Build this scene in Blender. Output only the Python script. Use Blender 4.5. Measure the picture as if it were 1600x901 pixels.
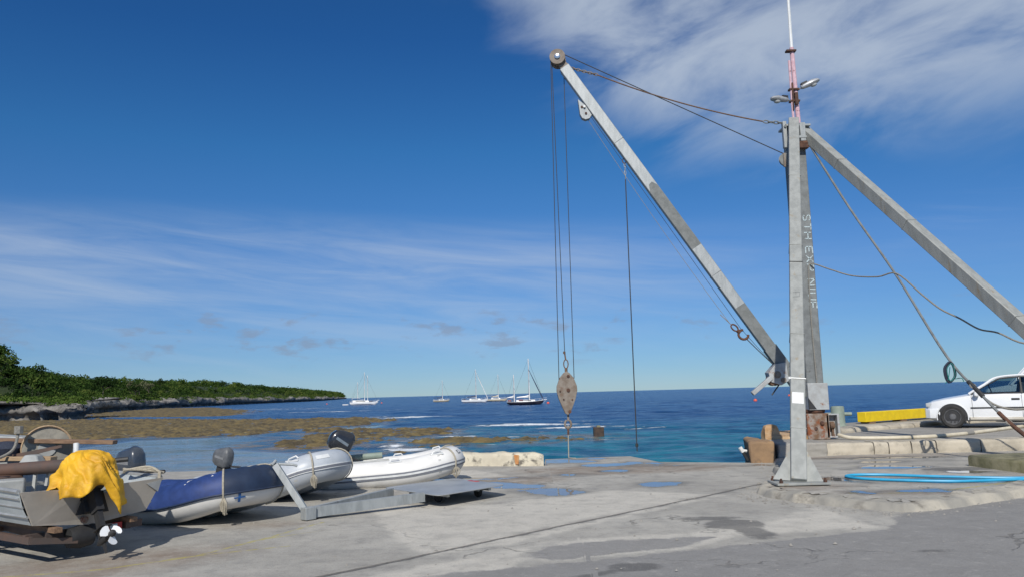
import bpy, bmesh, math, random
import numpy as np
from mathutils import Vector, Matrix, Quaternion
R_ = math.radians
random.seed(7); rng = np.random.default_rng(7)
scn = bpy.context.scene
for o in list(bpy.data.objects): bpy.data.objects.remove(o)
col = scn.collection

# ------------------------------------------------------------------ camera
cam = bpy.data.cameras.new('camera'); camo = bpy.data.objects.new('camera', cam); col.objects.link(camo)
cam.sensor_width = 36; cam.lens = 36*1246/1600; cam.clip_start = .1; cam.clip_end = 60000
pitch, roll = R_(7.49), R_(1.519)
fw = Vector((0, math.cos(pitch), math.sin(pitch))); u0 = Vector((0, -math.sin(pitch), math.cos(pitch))); r0 = Vector((1, 0, 0))
rt = r0*math.cos(roll) - u0*math.sin(roll); up = u0*math.cos(roll) + r0*math.sin(roll)
camo.matrix_world = Matrix(((rt.x, up.x, -fw.x, 0), (rt.y, up.y, -fw.y, 0), (rt.z, up.z, -fw.z, 1.6), (0, 0, 0, 1)))
scn.camera = camo
scn.view_settings.view_transform = 'Standard'; scn.view_settings.look = 'None'
scn.view_settings.exposure = 0.0; scn.view_settings.gamma = 1

# ------------------------------------------------------------------ world: sky and clouds
SUN_TRAVEL = Vector((.20, 1.20, -1.0)).normalized()
EL = math.asin(-SUN_TRAVEL.z); AZ = math.atan2(-SUN_TRAVEL.x, -SUN_TRAVEL.y)
w = bpy.data.worlds.new('World'); scn.world = w; w.use_nodes = True
nt = w.node_tree; nt.nodes.clear()
class NB:
    def __init__(s, nt): s.nt = nt
    def n(s, t, **kw):
        nd = s.nt.nodes.new(t)
        for k, v in kw.items(): setattr(nd, k, v)
        return nd
    def put(s, sock, v):
        if v is None: return
        if hasattr(v, 'is_output'): s.nt.links.new(v, sock)
        else: sock.default_value = v
    def m(s, op, a, b=None, c=None, clamp=False):
        nd = s.n('ShaderNodeMath', operation=op, use_clamp=clamp)
        for i, v in enumerate((a, b, c)): s.put(nd.inputs[i], v)
        return nd.outputs[0]
    def ss(s, v, lo, hi, a=0., b=1.):
        nd = s.n('ShaderNodeMapRange', interpolation_type='SMOOTHSTEP')
        for i, x in enumerate((v, lo, hi, a, b)): s.put(nd.inputs[i], x)
        return nd.outputs[0]
    def mix(s, f, a, b, blend='MIX'):
        nd = s.n('ShaderNodeMix', data_type='RGBA', blend_type=blend)
        s.put(nd.inputs[0], f); s.put(nd.inputs[6], c4(a)); s.put(nd.inputs[7], c4(b))
        return nd.outputs[2]
    def noise(s, vec, scale=5, detail=6, rough=.55, dist=0.):
        nd = s.n('ShaderNodeTexNoise')
        s.put(nd.inputs['Vector'], vec); nd.inputs['Scale'].default_value = scale; nd.inputs['Detail'].default_value = detail
        nd.inputs['Roughness'].default_value = rough; nd.inputs['Distortion'].default_value = dist
        return nd.outputs[0]
    def vec(s, x, y, z=0.):
        nd = s.n('ShaderNodeCombineXYZ')
        for i, v in enumerate((x, y, z)): s.put(nd.inputs[i], v)
        return nd.outputs[0]
    def attr(s, name):
        return s.n('ShaderNodeAttribute', attribute_name=name).outputs['Fac']
def c4(a):
    if isinstance(a, (tuple, list)) and len(a) == 3: return (*a, 1)
    return a
B = NB(nt)
sky = B.n('ShaderNodeTexSky', sky_type='NISHITA'); sky.sun_disc = False; sky.sun_elevation = EL; sky.sun_rotation = AZ
sky.altitude = 0; sky.air_density = .75; sky.dust_density = .0; sky.ozone_density = 4.0
tc = B.n('ShaderNodeTexCoord'); sp = B.n('ShaderNodeSeparateXYZ'); nt.links.new(tc.outputs['Generated'], sp.inputs[0])
DEG = 180/math.pi
az = B.m('MULTIPLY', B.m('ARCTAN2', sp.outputs[0], sp.outputs[1]), DEG)
el = B.m('MULTIPLY', B.m('ARCSINE', sp.outputs[2]), DEG)
# high cirrus sheet upper right: diffuse wisps leaning up to the right
wisp = B.noise(B.vec(B.m('ADD', B.m('MULTIPLY', az, .055), B.m('MULTIPLY', el, .05)), B.m('SUBTRACT', B.m('MULTIPLY', el, .16), B.m('MULTIPLY', az, .05)), 3.1), 1.35, 9, .56, .35)
lowedge = B.m('ADD', 15.2, B.m('MULTIPLY', B.m('ABSOLUTE', B.m('SUBTRACT', az, 21)), .06))
reg1 = B.m('MULTIPLY', B.ss(B.m('SUBTRACT', el, lowedge), -4., 6.), B.ss(B.m('ADD', az, B.m('MULTIPLY', B.m('SUBTRACT', el, 22.), .9)), -2., 11.))
c1 = B.m('MULTIPLY', B.ss(B.m('ADD', wisp, B.m('MULTIPLY', reg1, .28)), .48, .92), reg1)
# fine streaks lower left to middle
strk = B.noise(B.vec(B.m('MULTIPLY', az, .05), B.m('ADD', B.m('MULTIPLY', el, .42), B.m('MULTIPLY', az, .035)), 7.7), 1.6, 9, .6, .5)
topedge = B.m('ADD', 12.6, B.m('MULTIPLY', B.m('ABSOLUTE', B.m('ADD', az, 20.)), -.035))
reg2 = B.m('MULTIPLY', B.ss(B.m('SUBTRACT', topedge, el), -1.2, 2.6), B.ss(az, 26., -2., .12, 1.))
reg2 = B.m('MULTIPLY', reg2, B.ss(el, 1., 8., .35, 1.))
c2 = B.m('MULTIPLY', B.ss(strk, .10, .95), reg2)
# thin veil band on the right
c3 = B.m('MULTIPLY', B.m('MULTIPLY', B.ss(strk, .45, .85), B.ss(B.m('ABSOLUTE', B.m('SUBTRACT', el, B.m('ADD', 2.5, B.m('MULTIPLY', az, .28)))), 2.2, .2)), B.ss(az, 22., 32.))
cl = B.m('ADD', B.m('ADD', B.m('MULTIPLY', c1, .72), B.m('MULTIPLY', c2, .54)), B.m('MULTIPLY', c3, .25), clamp=True)
# small grey trade-wind puffs over the horizon
puf = B.noise(B.vec(B.m('MULTIPLY', az, .24), B.m('MULTIPLY', el, .60), 4.3), 1.5, 7, .55, .2)
reg4 = B.m('MULTIPLY', B.ss(B.m('ABSOLUTE', B.m('SUBTRACT', el, 4.3)), 3.0, .6), B.ss(B.m('ABSOLUTE', B.m('ADD', az, 11.)), 40., 4., .35, 1.))
c4_ = B.m('MULTIPLY', B.ss(B.m('ADD', puf, B.m('MULTIPLY', reg4, .19)), .685, .82), B.m('MULTIPLY', reg4, .6))
SK = .105
# a clear tropical sky: a little more saturated than the raw model
hs = B.n('ShaderNodeHueSaturation'); hs.inputs['Saturation'].default_value = 1.0; hs.inputs['Value'].default_value = 1.0
nt.links.new(sky.outputs[0], hs.inputs['Color'])
rmp = B.n('ShaderNodeValToRGB'); cr_ = rmp.color_ramp; nt.links.new(B.m('DIVIDE', el, 40., clamp=True), rmp.inputs[0])
for i, (p_, c_) in enumerate(((0., (.35, .47, .62)), (.25, (.38, .62, .84)), (.43, (.26, .66, .90)), (.62, (.19, .56, .88)))):
    e_ = cr_.elements[i] if i < 2 else cr_.elements.new(p_)
    e_.position = p_; e_.color = (*c_, 1)
tint = B.mix(1., hs.outputs[0], rmp.outputs[0], 'MULTIPLY')
skc = B.mix(cl, tint, (5.1, 5.8, 6.7))
skc = B.mix(c4_, skc, (2.3, 2.9, 4.0))
bg = B.n('ShaderNodeBackground'); bg.inputs[1].default_value = SK; nt.links.new(skc, bg.inputs[0])
wo = B.n('ShaderNodeOutputWorld'); nt.links.new(bg.outputs[0], wo.inputs[0])

# ------------------------------------------------------------------ sun
sl = bpy.data.lights.new('sun', 'SUN'); sl.energy = 4.3; sl.angle = R_(.53); sl.color = (1, .955, .88)
so = bpy.data.objects.new('sun', sl); col.objects.link(so); so.location = (-20, -60, 60)
so.rotation_euler = SUN_TRAVEL.to_track_quat('-Z', 'Y').to_euler()

# ------------------------------------------------------------------ helpers
def tag(o, label=None, cat=None, group=None, kind=None):
    if label: o['label'] = label
    if cat: o['category'] = cat
    if group: o['group'] = group
    if kind: o['kind'] = kind
    return o
def thing(name, label, cat, loc=(0, 0, 0), rot=(0, 0, 0), group=None):
    o = bpy.data.objects.new(name, None); col.objects.link(o); o.empty_display_size = .2
    o.location = loc; o.rotation_euler = rot
    return tag(o, label, cat, group)
def frame(d, upv=(0, 0, 1)):
    d = Vector(d).normalized(); upv = Vector(upv)
    if abs(d.dot(upv)) > .98: upv = Vector((0, 1, 0))
    s = d.cross(upv).normalized(); return d, s, s.cross(d).normalized()
def smooth_path(pts, n=6, closed=False):
    P = [Vector(p) for p in pts]; out = []; N = len(P)
    rngi = range(N if closed else N-1)
    for i in rngi:
        if closed: a, b, c, d = P[i-1], P[i], P[(i+1) % N], P[(i+2) % N]
        else: a, b, c, d = P[max(i-1, 0)], P[i], P[i+1], P[min(i+2, N-1)]
        for k in range(n):
            t = k/n
            out.append(.5*((2*b)+(c-a)*t+(2*a-5*b+4*c-d)*t*t+(3*b-a-3*c+d)*t**3))
    if not closed: out.append(P[-1])
    return out
class MB:
    def __init__(s): s.v = []; s.f = []
    def add(s, vs, fs):
        o = len(s.v); s.v += [tuple(v) for v in vs]; s.f += [tuple(i+o for i in f) for f in fs]; return s
    def box(s, c, sz, rot=None):
        c = Vector(c); M = rot if rot is not None else Matrix.Identity(3)
        vs = [c + M @ Vector((x*sz[0]/2, y*sz[1]/2, z*sz[2]/2)) for x in (-1, 1) for y in (-1, 1) for z in (-1, 1)]
        return s.add(vs, [(0, 1, 3, 2), (4, 6, 7, 5), (0, 4, 5, 1), (2, 3, 7, 6), (0, 2, 6, 4), (1, 5, 7, 3)])
    def beam(s, a, b, wd, ht, upv=(0, 0, 1), w2=None, h2=None):
        a, b = Vector(a), Vector(b); d, sd, u = frame(b-a, upv); w2 = wd if w2 is None else w2; h2 = ht if h2 is None else h2
        vs = []
        for p, ww, hh in ((a, wd, ht), (b, w2, h2)):
            vs += [p-sd*ww/2-u*hh/2, p+sd*ww/2-u*hh/2, p+sd*ww/2+u*hh/2, p-sd*ww/2+u*hh/2]
        return s.add(vs, [(3, 2, 1, 0), (4, 5, 6, 7), (0, 1, 5, 4), (1, 2, 6, 5), (2, 3, 7, 6), (3, 0, 4, 7)])
    def tube(s, pts, r, n=8, closed=False, caps=True):
        P = [Vector(p) for p in pts]; N = len(P); rr = r if isinstance(r, (list, tuple)) else [r]*N
        vs = []; prev = None
        for i, p in enumerate(P):
            if closed: t = P[(i+1) % N]-P[i-1]
            else: t = P[min(i+1, N-1)]-P[max(i-1, 0)]
            t = t.normalized()
            if prev is None: _, sd, u = frame(t)
            else:
                sd = prev - t*prev.dot(t)
                sd = sd.normalized() if sd.length > 1e-6 else frame(t)[1]
                u = sd.cross(t).normalized()
            prev = sd
            vs += [p+(sd*math.cos(2*math.pi*k/n)+u*math.sin(2*math.pi*k/n))*rr[i] for k in range(n)]
        fs = []
        for i in range(N if closed else N-1):
            j = (i+1) % N
            fs += [(i*n+k, j*n+k, j*n+(k+1) % n, i*n+(k+1) % n) for k in range(n)]
        if caps and not closed: fs += [tuple(range(n)), tuple(range((N-1)*n, N*n))[::-1]]
        return s.add(vs, fs)
    def lathe(s, prof, c=(0, 0, 0), axis=(0, 0, 1), n=16, upv=(0, 0, 1), caps=True):
        c = Vector(c); d, sd, u = frame(axis, upv); vs = []; fs = []
        for r, h in prof: vs += [c+d*h+(sd*math.cos(2*math.pi*k/n)+u*math.sin(2*math.pi*k/n))*max(r, 1e-4) for k in range(n)]
        m = len(prof)
        for i in range(m-1): fs += [(i*n+k, i*n+(k+1) % n, (i+1)*n+(k+1) % n, (i+1)*n+k) for k in range(n)]
        if caps: fs += [tuple(range(n))[::-1], tuple(range((m-1)*n, m*n))]
        return s.add(vs, fs)
    def loft(s, rings, caps=True, closed=True):
        n = len(rings[0]); vs = [p for r in rings for p in r]; fs = []
        for i in range(len(rings)-1):
            fs += [(i*n+k, i*n+(k+1) % n, (i+1)*n+(k+1) % n, (i+1)*n+k) for k in range(n if closed else n-1)]
        if caps: fs += [tuple(range(n))[::-1], tuple(range((len(rings)-1)*n, len(rings)*n))]
        return s.add(vs, fs)
    def prism(s, poly, z0, z1, inset=0.):
        n = len(poly); P = [Vector((p[0], p[1], 0)) for p in poly]
        c = sum(P, Vector())/n
        vs = [(p.x, p.y, z0) for p in P]
        top = []
        for i, p in enumerate(P):
            if inset:
                a, b = P[i-1], P[(i+1) % n]; e = (b-a).normalized(); nn = Vector((-e.y, e.x, 0))
                if nn.dot(c-p) < 0: nn = -nn
                q = p+nn*inset
            else: q = p
            top.append((q.x, q.y, z1))
        vs += top
        return s.add(vs, [tuple(range(n))[::-1], tuple(range(n, 2*n))] + [(k, (k+1) % n, n+(k+1) % n, n+k) for k in range(n)])
    def extrude(s, poly3, d):
        n = len(poly3); d = Vector(d); vs = [Vector(p) for p in poly3]; vs += [p+d for p in vs]
        return s.add(vs, [tuple(range(n))[::-1], tuple(range(n, 2*n))] + [(k, (k+1) % n, n+(k+1) % n, n+k) for k in range(n)])
    def build(s, name, mat, parent=None, smooth=35, bevel=0., off=None, seg=2, kind=None):
        me = bpy.data.meshes.new(name)
        vs = s.v if off is None else [(v[0]-off[0], v[1]-off[1], v[2]-off[2]) for v in s.v]
        me.from_pydata(vs, [], s.f); me.materials.append(M[mat] if isinstance(mat, str) else mat)
        bm = bmesh.new(); bm.from_mesh(me); bmesh.ops.recalc_face_normals(bm, faces=bm.faces); bm.to_mesh(me); bm.free()
        if smooth:
            me.polygons.foreach_set('use_smooth', [True]*len(me.polygons)); me.set_sharp_from_angle(angle=R_(smooth))
        me.update()
        o = bpy.data.objects.new(name, me); col.objects.link(o)
        if parent is not None: o.parent = parent
        if bevel:
            b = o.modifiers.new('bevel', 'BEVEL'); b.width = bevel; b.segments = seg; b.limit_method = 'ANGLE'; b.angle_limit = R_(40)
        if kind: o['kind'] = kind
        return o
def np_mesh(name, V, F, mat, attrs=None, parent=None, smooth=True):
    me = bpy.data.meshes.new(name); V = np.asarray(V, np.float32); F = np.asarray(F, np.int32)
    me.vertices.add(len(V)); me.vertices.foreach_set('co', V.ravel())
    k = F.shape[1]; me.loops.add(F.size); me.loops.foreach_set('vertex_index', F.ravel())
    me.polygons.add(len(F)); me.polygons.foreach_set('loop_start', np.arange(0, F.size, k, dtype=np.int32))
    if smooth: me.polygons.foreach_set('use_smooth', np.ones(len(F), bool))
    for nme, arr in (attrs or {}).items():
        a = me.attributes.new(nme, 'FLOAT', 'POINT'); a.data.foreach_set('value', np.asarray(arr, np.float32))
    me.materials.append(M[mat]); me.update(calc_edges=True); me.validate()
    o = bpy.data.objects.new(name, me); col.objects.link(o)
    if parent is not None: o.parent = parent
    return o
def grid_faces(nr, nc):
    i = np.arange(nr-1)[:, None]*nc + np.arange(nc-1)[None]; i = i.ravel()
    return np.stack([i, i+1, i+nc+1, i+nc], 1)
_T = rng.random((256, 256))
def vnoise(x, y):
    xi = np.floor(x).astype(int); yi = np.floor(y).astype(int); fx = x-xi; fy = y-yi
    fx = fx*fx*(3-2*fx); fy = fy*fy*(3-2*fy)
    a = _T[xi % 256, yi % 256]; b = _T[(xi+1) % 256, yi % 256]; c = _T[xi % 256, (yi+1) % 256]; d = _T[(xi+1) % 256, (yi+1) % 256]
    return (a*(1-fx)+b*fx)*(1-fy)+(c*(1-fx)+d*fx)*fy
def fbm(x, y, o=5, g=.5):
    s = 0; a = 1.; t = 0
    for k in range(o): s = s+a*vnoise(x*2**k+17.3*k, y*2**k+5.1*k); t += a; a *= g
    return s/t
def sd_poly(X, Y, poly):
    """signed distance, positive inside"""
    P = np.array(poly, float); d = np.full(X.shape, 1e9); ins = np.zeros(X.shape, bool)
    for i in range(len(P)):
        a, b = P[i-1], P[i]; e = b-a; wx = X-a[0]; wy = Y-a[1]
        t = np.clip((wx*e[0]+wy*e[1])/(e@e+1e-12), 0, 1); d = np.minimum(d, np.hypot(wx-e[0]*t, wy-e[1]*t))
        c = ((a[1] <= Y) & (b[1] > Y)) | ((b[1] <= Y) & (a[1] > Y))
        xc = a[0]+(Y-a[1])/(b[1]-a[1]+1e-12)*e[0]; ins ^= c & (X < xc)
    return np.where(ins, d, -d)
def sst(x, a, b):
    t = np.clip((x-a)/(b-a), 0, 1); return t*t*(3-2*t)

# ------------------------------------------------------------------ materials
M = {}
def pm(name, c1, c2=None, scale=4., rough=.6, metal=0., bump=0., bscale=40., contrast=(.35, .65), c3=None, c3t=(.62, .72), c3s=3., spec=.5, coat=0., rvar=.12, stretch=None):
    m = bpy.data.materials.new(name); m.use_nodes = True; nt = m.node_tree; nt.nodes.clear(); b = NB(nt)
    tc = b.n('ShaderNodeTexCoord').outputs['Object']
    if stretch:
        mp = b.n('ShaderNodeMapping'); nt.links.new(tc, mp.inputs[0]); mp.inputs['Scale'].default_value = stretch; v = mp.outputs[0]
    else: v = tc
    p = b.n('ShaderNodeBsdfPrincipled'); o = b.n('ShaderNodeOutputMaterial'); nt.links.new(p.outputs[0], o.inputs[0])
    n1 = b.noise(v, scale, 7, .6)
    c2 = c2 or tuple(x*.8 for x in c1)
    cc = b.mix(b.ss(n1, contrast[0], contrast[1]), c2, c1)
    if c3: cc = b.mix(b.ss(b.noise(v, c3s, 8, .65), c3t[0], c3t[1]), cc, c3)
    b.put(p.inputs['Base Color'], cc)
    b.put(p.inputs['Roughness'], b.m('ADD', rough-rvar/2, b.m('MULTIPLY', n1, rvar)))
    p.inputs['Metallic'].default_value = metal; p.inputs['Specular IOR Level'].default_value = spec; p.inputs['Coat Weight'].default_value = coat
    if bump:
        bp = b.n('ShaderNodeBump'); bp.inputs['Strength'].default_value = bump; bp.inputs['Distance'].default_value = .02
        b.put(bp.inputs['Height'], b.noise(tc, bscale, 6, .6)); nt.links.new(bp.outputs[0], p.inputs['Normal'])
    M[name] = m; return m
pm('galv', (.37, .39, .39), (.29, .31, .31), 4, .55, .3, .08, 40, c3=(.23, .225, .21), c3t=(.58, .76), c3s=2.4, stretch=(3, 3, .8))
pm('galv_leg', (.335, .345, .325), (.265, .275, .26), 3, .6, .2, .08, 60, c3=(.27, .21, .13), c3t=(.57, .74), c3s=2.2, stretch=(2.5, 2.5, .5))
pm('galv_dark', (.21, .225, .225), (.15, .16, .16), 5, .65, .2, .08, 50, c3=(.10, .10, .095), c3t=(.6, .7), c3s=3)
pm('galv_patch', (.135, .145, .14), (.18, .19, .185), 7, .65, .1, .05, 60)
pm('rusty', (.30, .27, .24), (.16, .09, .05), 6, .8, .1, .25, 30, c3=(.22, .07, .025), c3t=(.5, .62), c3s=5)
pm('rust', (.12, .055, .032), (.055, .028, .02), 9, .85, .0, .3, 40)
pm('rusty_block', (.25, .215, .18), (.17, .135, .105), 6, .75, .1, .15, 50, c3=(.15, .08, .045), c3t=(.54, .74), c3s=4)
pm('galv_box', (.42, .44, .44), (.34, .34, .33), 5, .6, .2, .1, 40, c3=(.25, .10, .04), c3t=(.58, .7), c3s=4)
pm('wire', (.05, .05, .05), None, 20, .6, .3)
pm('wire_rust', (.17, .10, .06), (.10, .06, .04), 20, .8)
pm('rope_pale', (.42, .38, .30), (.30, .27, .21), 60, .9)
pm('rope_grey', (.26, .25, .22), (.18, .17, .15), 50, .9)
pm('rope_navy', (.012, .016, .035), (.02, .03, .05), 50, .8)
pm('rope_teal', (.02, .22, .20), (.02, .14, .13), 50, .8)
pm('pink', (.62, .42, .46), (.52, .33, .37), 10, .6, 0, .05, 40, c3=(.22, .08, .06), c3t=(.62, .7), c3s=6)
pm('lamp_grey', (.45, .46, .47), (.36, .37, .38), 8, .45, .4)
pm('lamp_lens', (.50, .52, .52), None, 8, .25)
pm('black', (.02, .02, .022), (.03, .03, .03), 8, .6)
pm('black_gloss', (.025, .027, .032), None, 8, .25, coat=.4)
pm('motor_grey', (.055, .065, .08), (.045, .055, .07), 8, .28, coat=.4)
pm('motor_mid', (.12, .125, .13), (.08, .085, .09), 12, .5)
pm('letter_white', (.50, .60, .62), (.36, .43, .45), 30, .8, c3=(.22, .24, .24), c3t=(.52, .62), c3s=18)
pm('white_paint', (.74, .74, .72), (.66, .66, .63), 5, .4)
pm('white_prop', (.85, .86, .86), (.78, .79, .80), 6, .3)
pm('pvc_grey', (.46, .49, .52), (.40, .43, .46), 3, .42, bump=.03, bscale=12, c3=(.30, .30, .28), c3t=(.66, .8), c3s=4)
pm('pvc_white', (.72, .71, .68), (.64, .63, .60), 3, .45, bump=.03, bscale=12, c3=(.42, .37, .27), c3t=(.66, .82), c3s=3)
pm('hull_white', (.60, .60, .57), (.52, .52, .48), 3, .45, c3=(.20, .16, .06), c3t=(.60, .74), c3s=2.5)
pm('stripe_grey', (.10, .11, .14), None, 8, .5)
pm('pvc_seam', (.48, .48, .46), None, 8, .5)
pm('stripe_mid', (.20, .21, .24), None, 8, .5)
pm('blue_cover', (.020, .048, .18), (.014, .034, .13), 6, .6, bump=.15, bscale=9, c3=(.045, .07, .17), c3t=(.60, .8), c3s=7)
pm('blue_dark', (.012, .022, .05), (.016, .03, .065), 6, .5, bump=.1, bscale=9)
pm('blue_tape', (.02, .12, .36), None, 8, .5)
pm('alu', (.48, .49, .48), (.38, .38, .36), 4, .48, .5, .04, 30, c3=(.25, .23, .2), c3t=(.6, .78), c3s=3)
pm('alu_paint', (.44, .40, .34), (.37, .335, .285), 3, .6, .1, .05, 30, c3=(.15, .12, .09), c3t=(.6, .8), c3s=4)
pm('alu_side', (.50, .54, .55), (.42, .46, .47), 3, .5, .3, c3=(.3, .3, .28), c3t=(.6, .8))
pm('plate', (.46, .47, .46), (.36, .37, .36), 2.5, .45, .45, .05, 30, c3=(.36, .33, .13), c3t=(.64, .76), c3s=3.5)
pm('tarp', (.72, .40, .014), (.55, .29, .012), 5, .6, bump=.5, bscale=16, c3=(.40, .22, .03), c3t=(.60, .78), c3s=6)
pm('tarp_in', (.62, .52, .30), None, 4, .7)
pm('wood', (.24, .15, .09), (.15, .09, .055), 6, .8, bump=.2, bscale=30, stretch=(1, 6, 6))
pm('wood_light', (.42, .30, .18), (.32, .22, .13), 6, .8, bump=.15, stretch=(1, 6, 6))
pm('pipe_brown', (.075, .058, .05), (.12, .07, .05), 3, .6, bump=.1)
pm('reel', (.30, .28, .23), (.20, .19, .16), 7, .7, bump=.2)
pm('plastic_white', (.70, .71, .70), (.6, .61, .6), 6, .45)
pm('plastic_grey', (.36, .37, .36), (.28, .29, .28), 6, .6)
pm('rubber', (.022, .022, .022), (.035, .034, .032), 10, .85, bump=.1)
pm('yellow_paint', (.78, .56, .006), (.68, .48, .008), 5, .6, bump=.08, bscale=20, c3=(.4, .3, .06), c3t=(.68, .8), c3s=6)
pm('bollard', (.24, .29, .24), (.19, .23, .19), 5, .65, c3=(.3, .3, .26), c3t=(.6, .75))
pm('hose_blue', (.03, .36, .60), (.02, .30, .52), 4, .45)
pm('hose_cream', (.62, .56, .43), (.5, .44, .32), 3, .6, c3=(.28, .24, .17), c3t=(.64, .75), c3s=2)
pm('conc_pale', (.50, .445, .35), (.36, .32, .25), 2.2, .9, bump=.5, bscale=14, c3=(.17, .155, .13), c3t=(.54, .70), c3s=2.6)
pm('conc_mid', (.33, .31, .275), (.255, .24, .21), 1.5, .9, bump=.35, bscale=16, c3=(.16, .15, .13), c3t=(.58, .76), c3s=1.3)
pm('conc_lip', (.42, .385, .315), (.28, .265, .23), 1.1, .9, bump=.7, bscale=9, c3=(.16, .145, .12), c3t=(.52, .68), c3s=1.9, contrast=(.42, .6))
pm('conc_brown', (.30, .19, .10), (.22, .14, .08), 2, .9, bump=.5, bscale=14, c3=(.11, .08, .055), c3t=(.55, .72), c3s=3)
pm('marker', (.075, .05, .035), (.04, .03, .025), 3, .9, bump=.4)
pm('conc_orange', (.50, .36, .22), (.38, .22, .10), 4, .9, bump=.5, bscale=18)
pm('conc_mossy', (.27, .245, .15), (.16, .15, .075), 2.5, .9, bump=.5, bscale=14, c3=(.07, .065, .035), c3t=(.52, .7), c3s=2.2)
pm('wall_paint', (.60, .545, .42), (.48, .43, .33), 2.5, .85, bump=.4, bscale=14, c3=(.15, .135, .11), c3t=(.52, .66), c3s=3.6)
pm('wall_rust', (.42, .17, .05), (.5, .3, .14), 6, .9)
pm('car_white', (.78, .79, .79), (.74, .75, .75), 2, .25, coat=.6, rvar=.05)
pm('car_dirt', (.50, .46, .38), (.60, .57, .5), 3, .6)
pm('car_trim', (.035, .035, .035), None, 6, .6)
pm('car_seat', (.08, .08, .085), None, 6, .8)
pm('steel_wheel', (.16, .16, .165), (.10, .10, .10), 9, .5, .5)
pm('chrome', (.6, .6, .6), None, 6, .2, .9)
pm('yacht_white', (.80, .80, .78), (.74, .74, .72), .5, .35)
pm('yacht_cream', (.58, .50, .36), (.5, .43, .3), .5, .4)
pm('yacht_dark', (.018, .016, .025), (.03, .025, .035), .5, .3)
pm('yacht_mast', (.80, .80, .78), None, 1, .35)
pm('yacht_red', (.25, .04, .05), None, 2, .7)
pm('yacht_navy', (.03, .04, .09), None, 2, .7)
pm('yacht_window', (.03, .035, .04), None, 2, .2)
pm('buoy', (.75, .12, .06), (.65, .09, .05), 3, .45)
pm('red_paint', (.5, .05, .05), None, 6, .6)
pm('trunk', (.16, .13, .10), (.09, .075, .06), 1.5, .9)
def glassmat(name, tint, fac):
    m = bpy.data.materials.new(name); m.use_nodes = True; nt = m.node_tree; nt.nodes.clear(); b = NB(nt)
    t = b.n('ShaderNodeBsdfTransparent'); t.inputs[0].default_value = (*tint, 1)
    g = b.n('ShaderNodeBsdfGlossy'); g.inputs['Roughness'].default_value = .03; g.inputs[0].default_value = (.9, .95, 1, 1)
    mx = b.n('ShaderNodeMixShader'); fr = b.n('ShaderNodeFresnel'); fr.inputs[0].default_value = 1.5
    nt.links.new(b.m('ADD', fr.outputs[0], fac), mx.inputs[0]); nt.links.new(t.outputs[0], mx.inputs[1]); nt.links.new(g.outputs[0], mx.inputs[2])
    o = b.n('ShaderNodeOutputMaterial'); nt.links.new(mx.outputs[0], o.inputs[0]); M[name] = m
glassmat('car_glass', (.42, .52, .56), .03)
def leafmat(name, ca, cb, cc):
    m = bpy.data.materials.new(name); m.use_nodes = True; nt = m.node_tree; nt.nodes.clear(); b = NB(nt)
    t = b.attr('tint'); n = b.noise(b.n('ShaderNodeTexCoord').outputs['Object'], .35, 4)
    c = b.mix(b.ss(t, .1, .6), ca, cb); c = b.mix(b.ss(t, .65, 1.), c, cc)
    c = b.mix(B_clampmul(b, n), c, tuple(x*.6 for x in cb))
    d = b.n('ShaderNodeBsdfDiffuse'); tr = b.n('ShaderNodeBsdfTranslucent'); nt.links.new(c, d.inputs[0]); nt.links.new(c, tr.inputs[0])
    mx = b.n('ShaderNodeMixShader'); mx.inputs[0].default_value = .28
    nt.links.new(d.outputs[0], mx.inputs[1]); nt.links.new(tr.outputs[0], mx.inputs[2])
    o = b.n('ShaderNodeOutputMaterial'); nt.links.new(mx.outputs[0], o.inputs[0]); M[name] = m
def B_clampmul(b, n): return b.ss(n, .5, .75, 0., .45)
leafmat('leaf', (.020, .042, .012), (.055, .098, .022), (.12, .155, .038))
leafmat('leaf_dark', (.012, .025, .010), (.025, .048, .014), (.04, .07, .02))
leafmat('leaf_pale', (.09, .10, .05), (.16, .17, .09), (.22, .22, .13))
leafmat('leaf_low', (.04, .075, .016), (.075, .125, .025), (.12, .17, .04))

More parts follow.
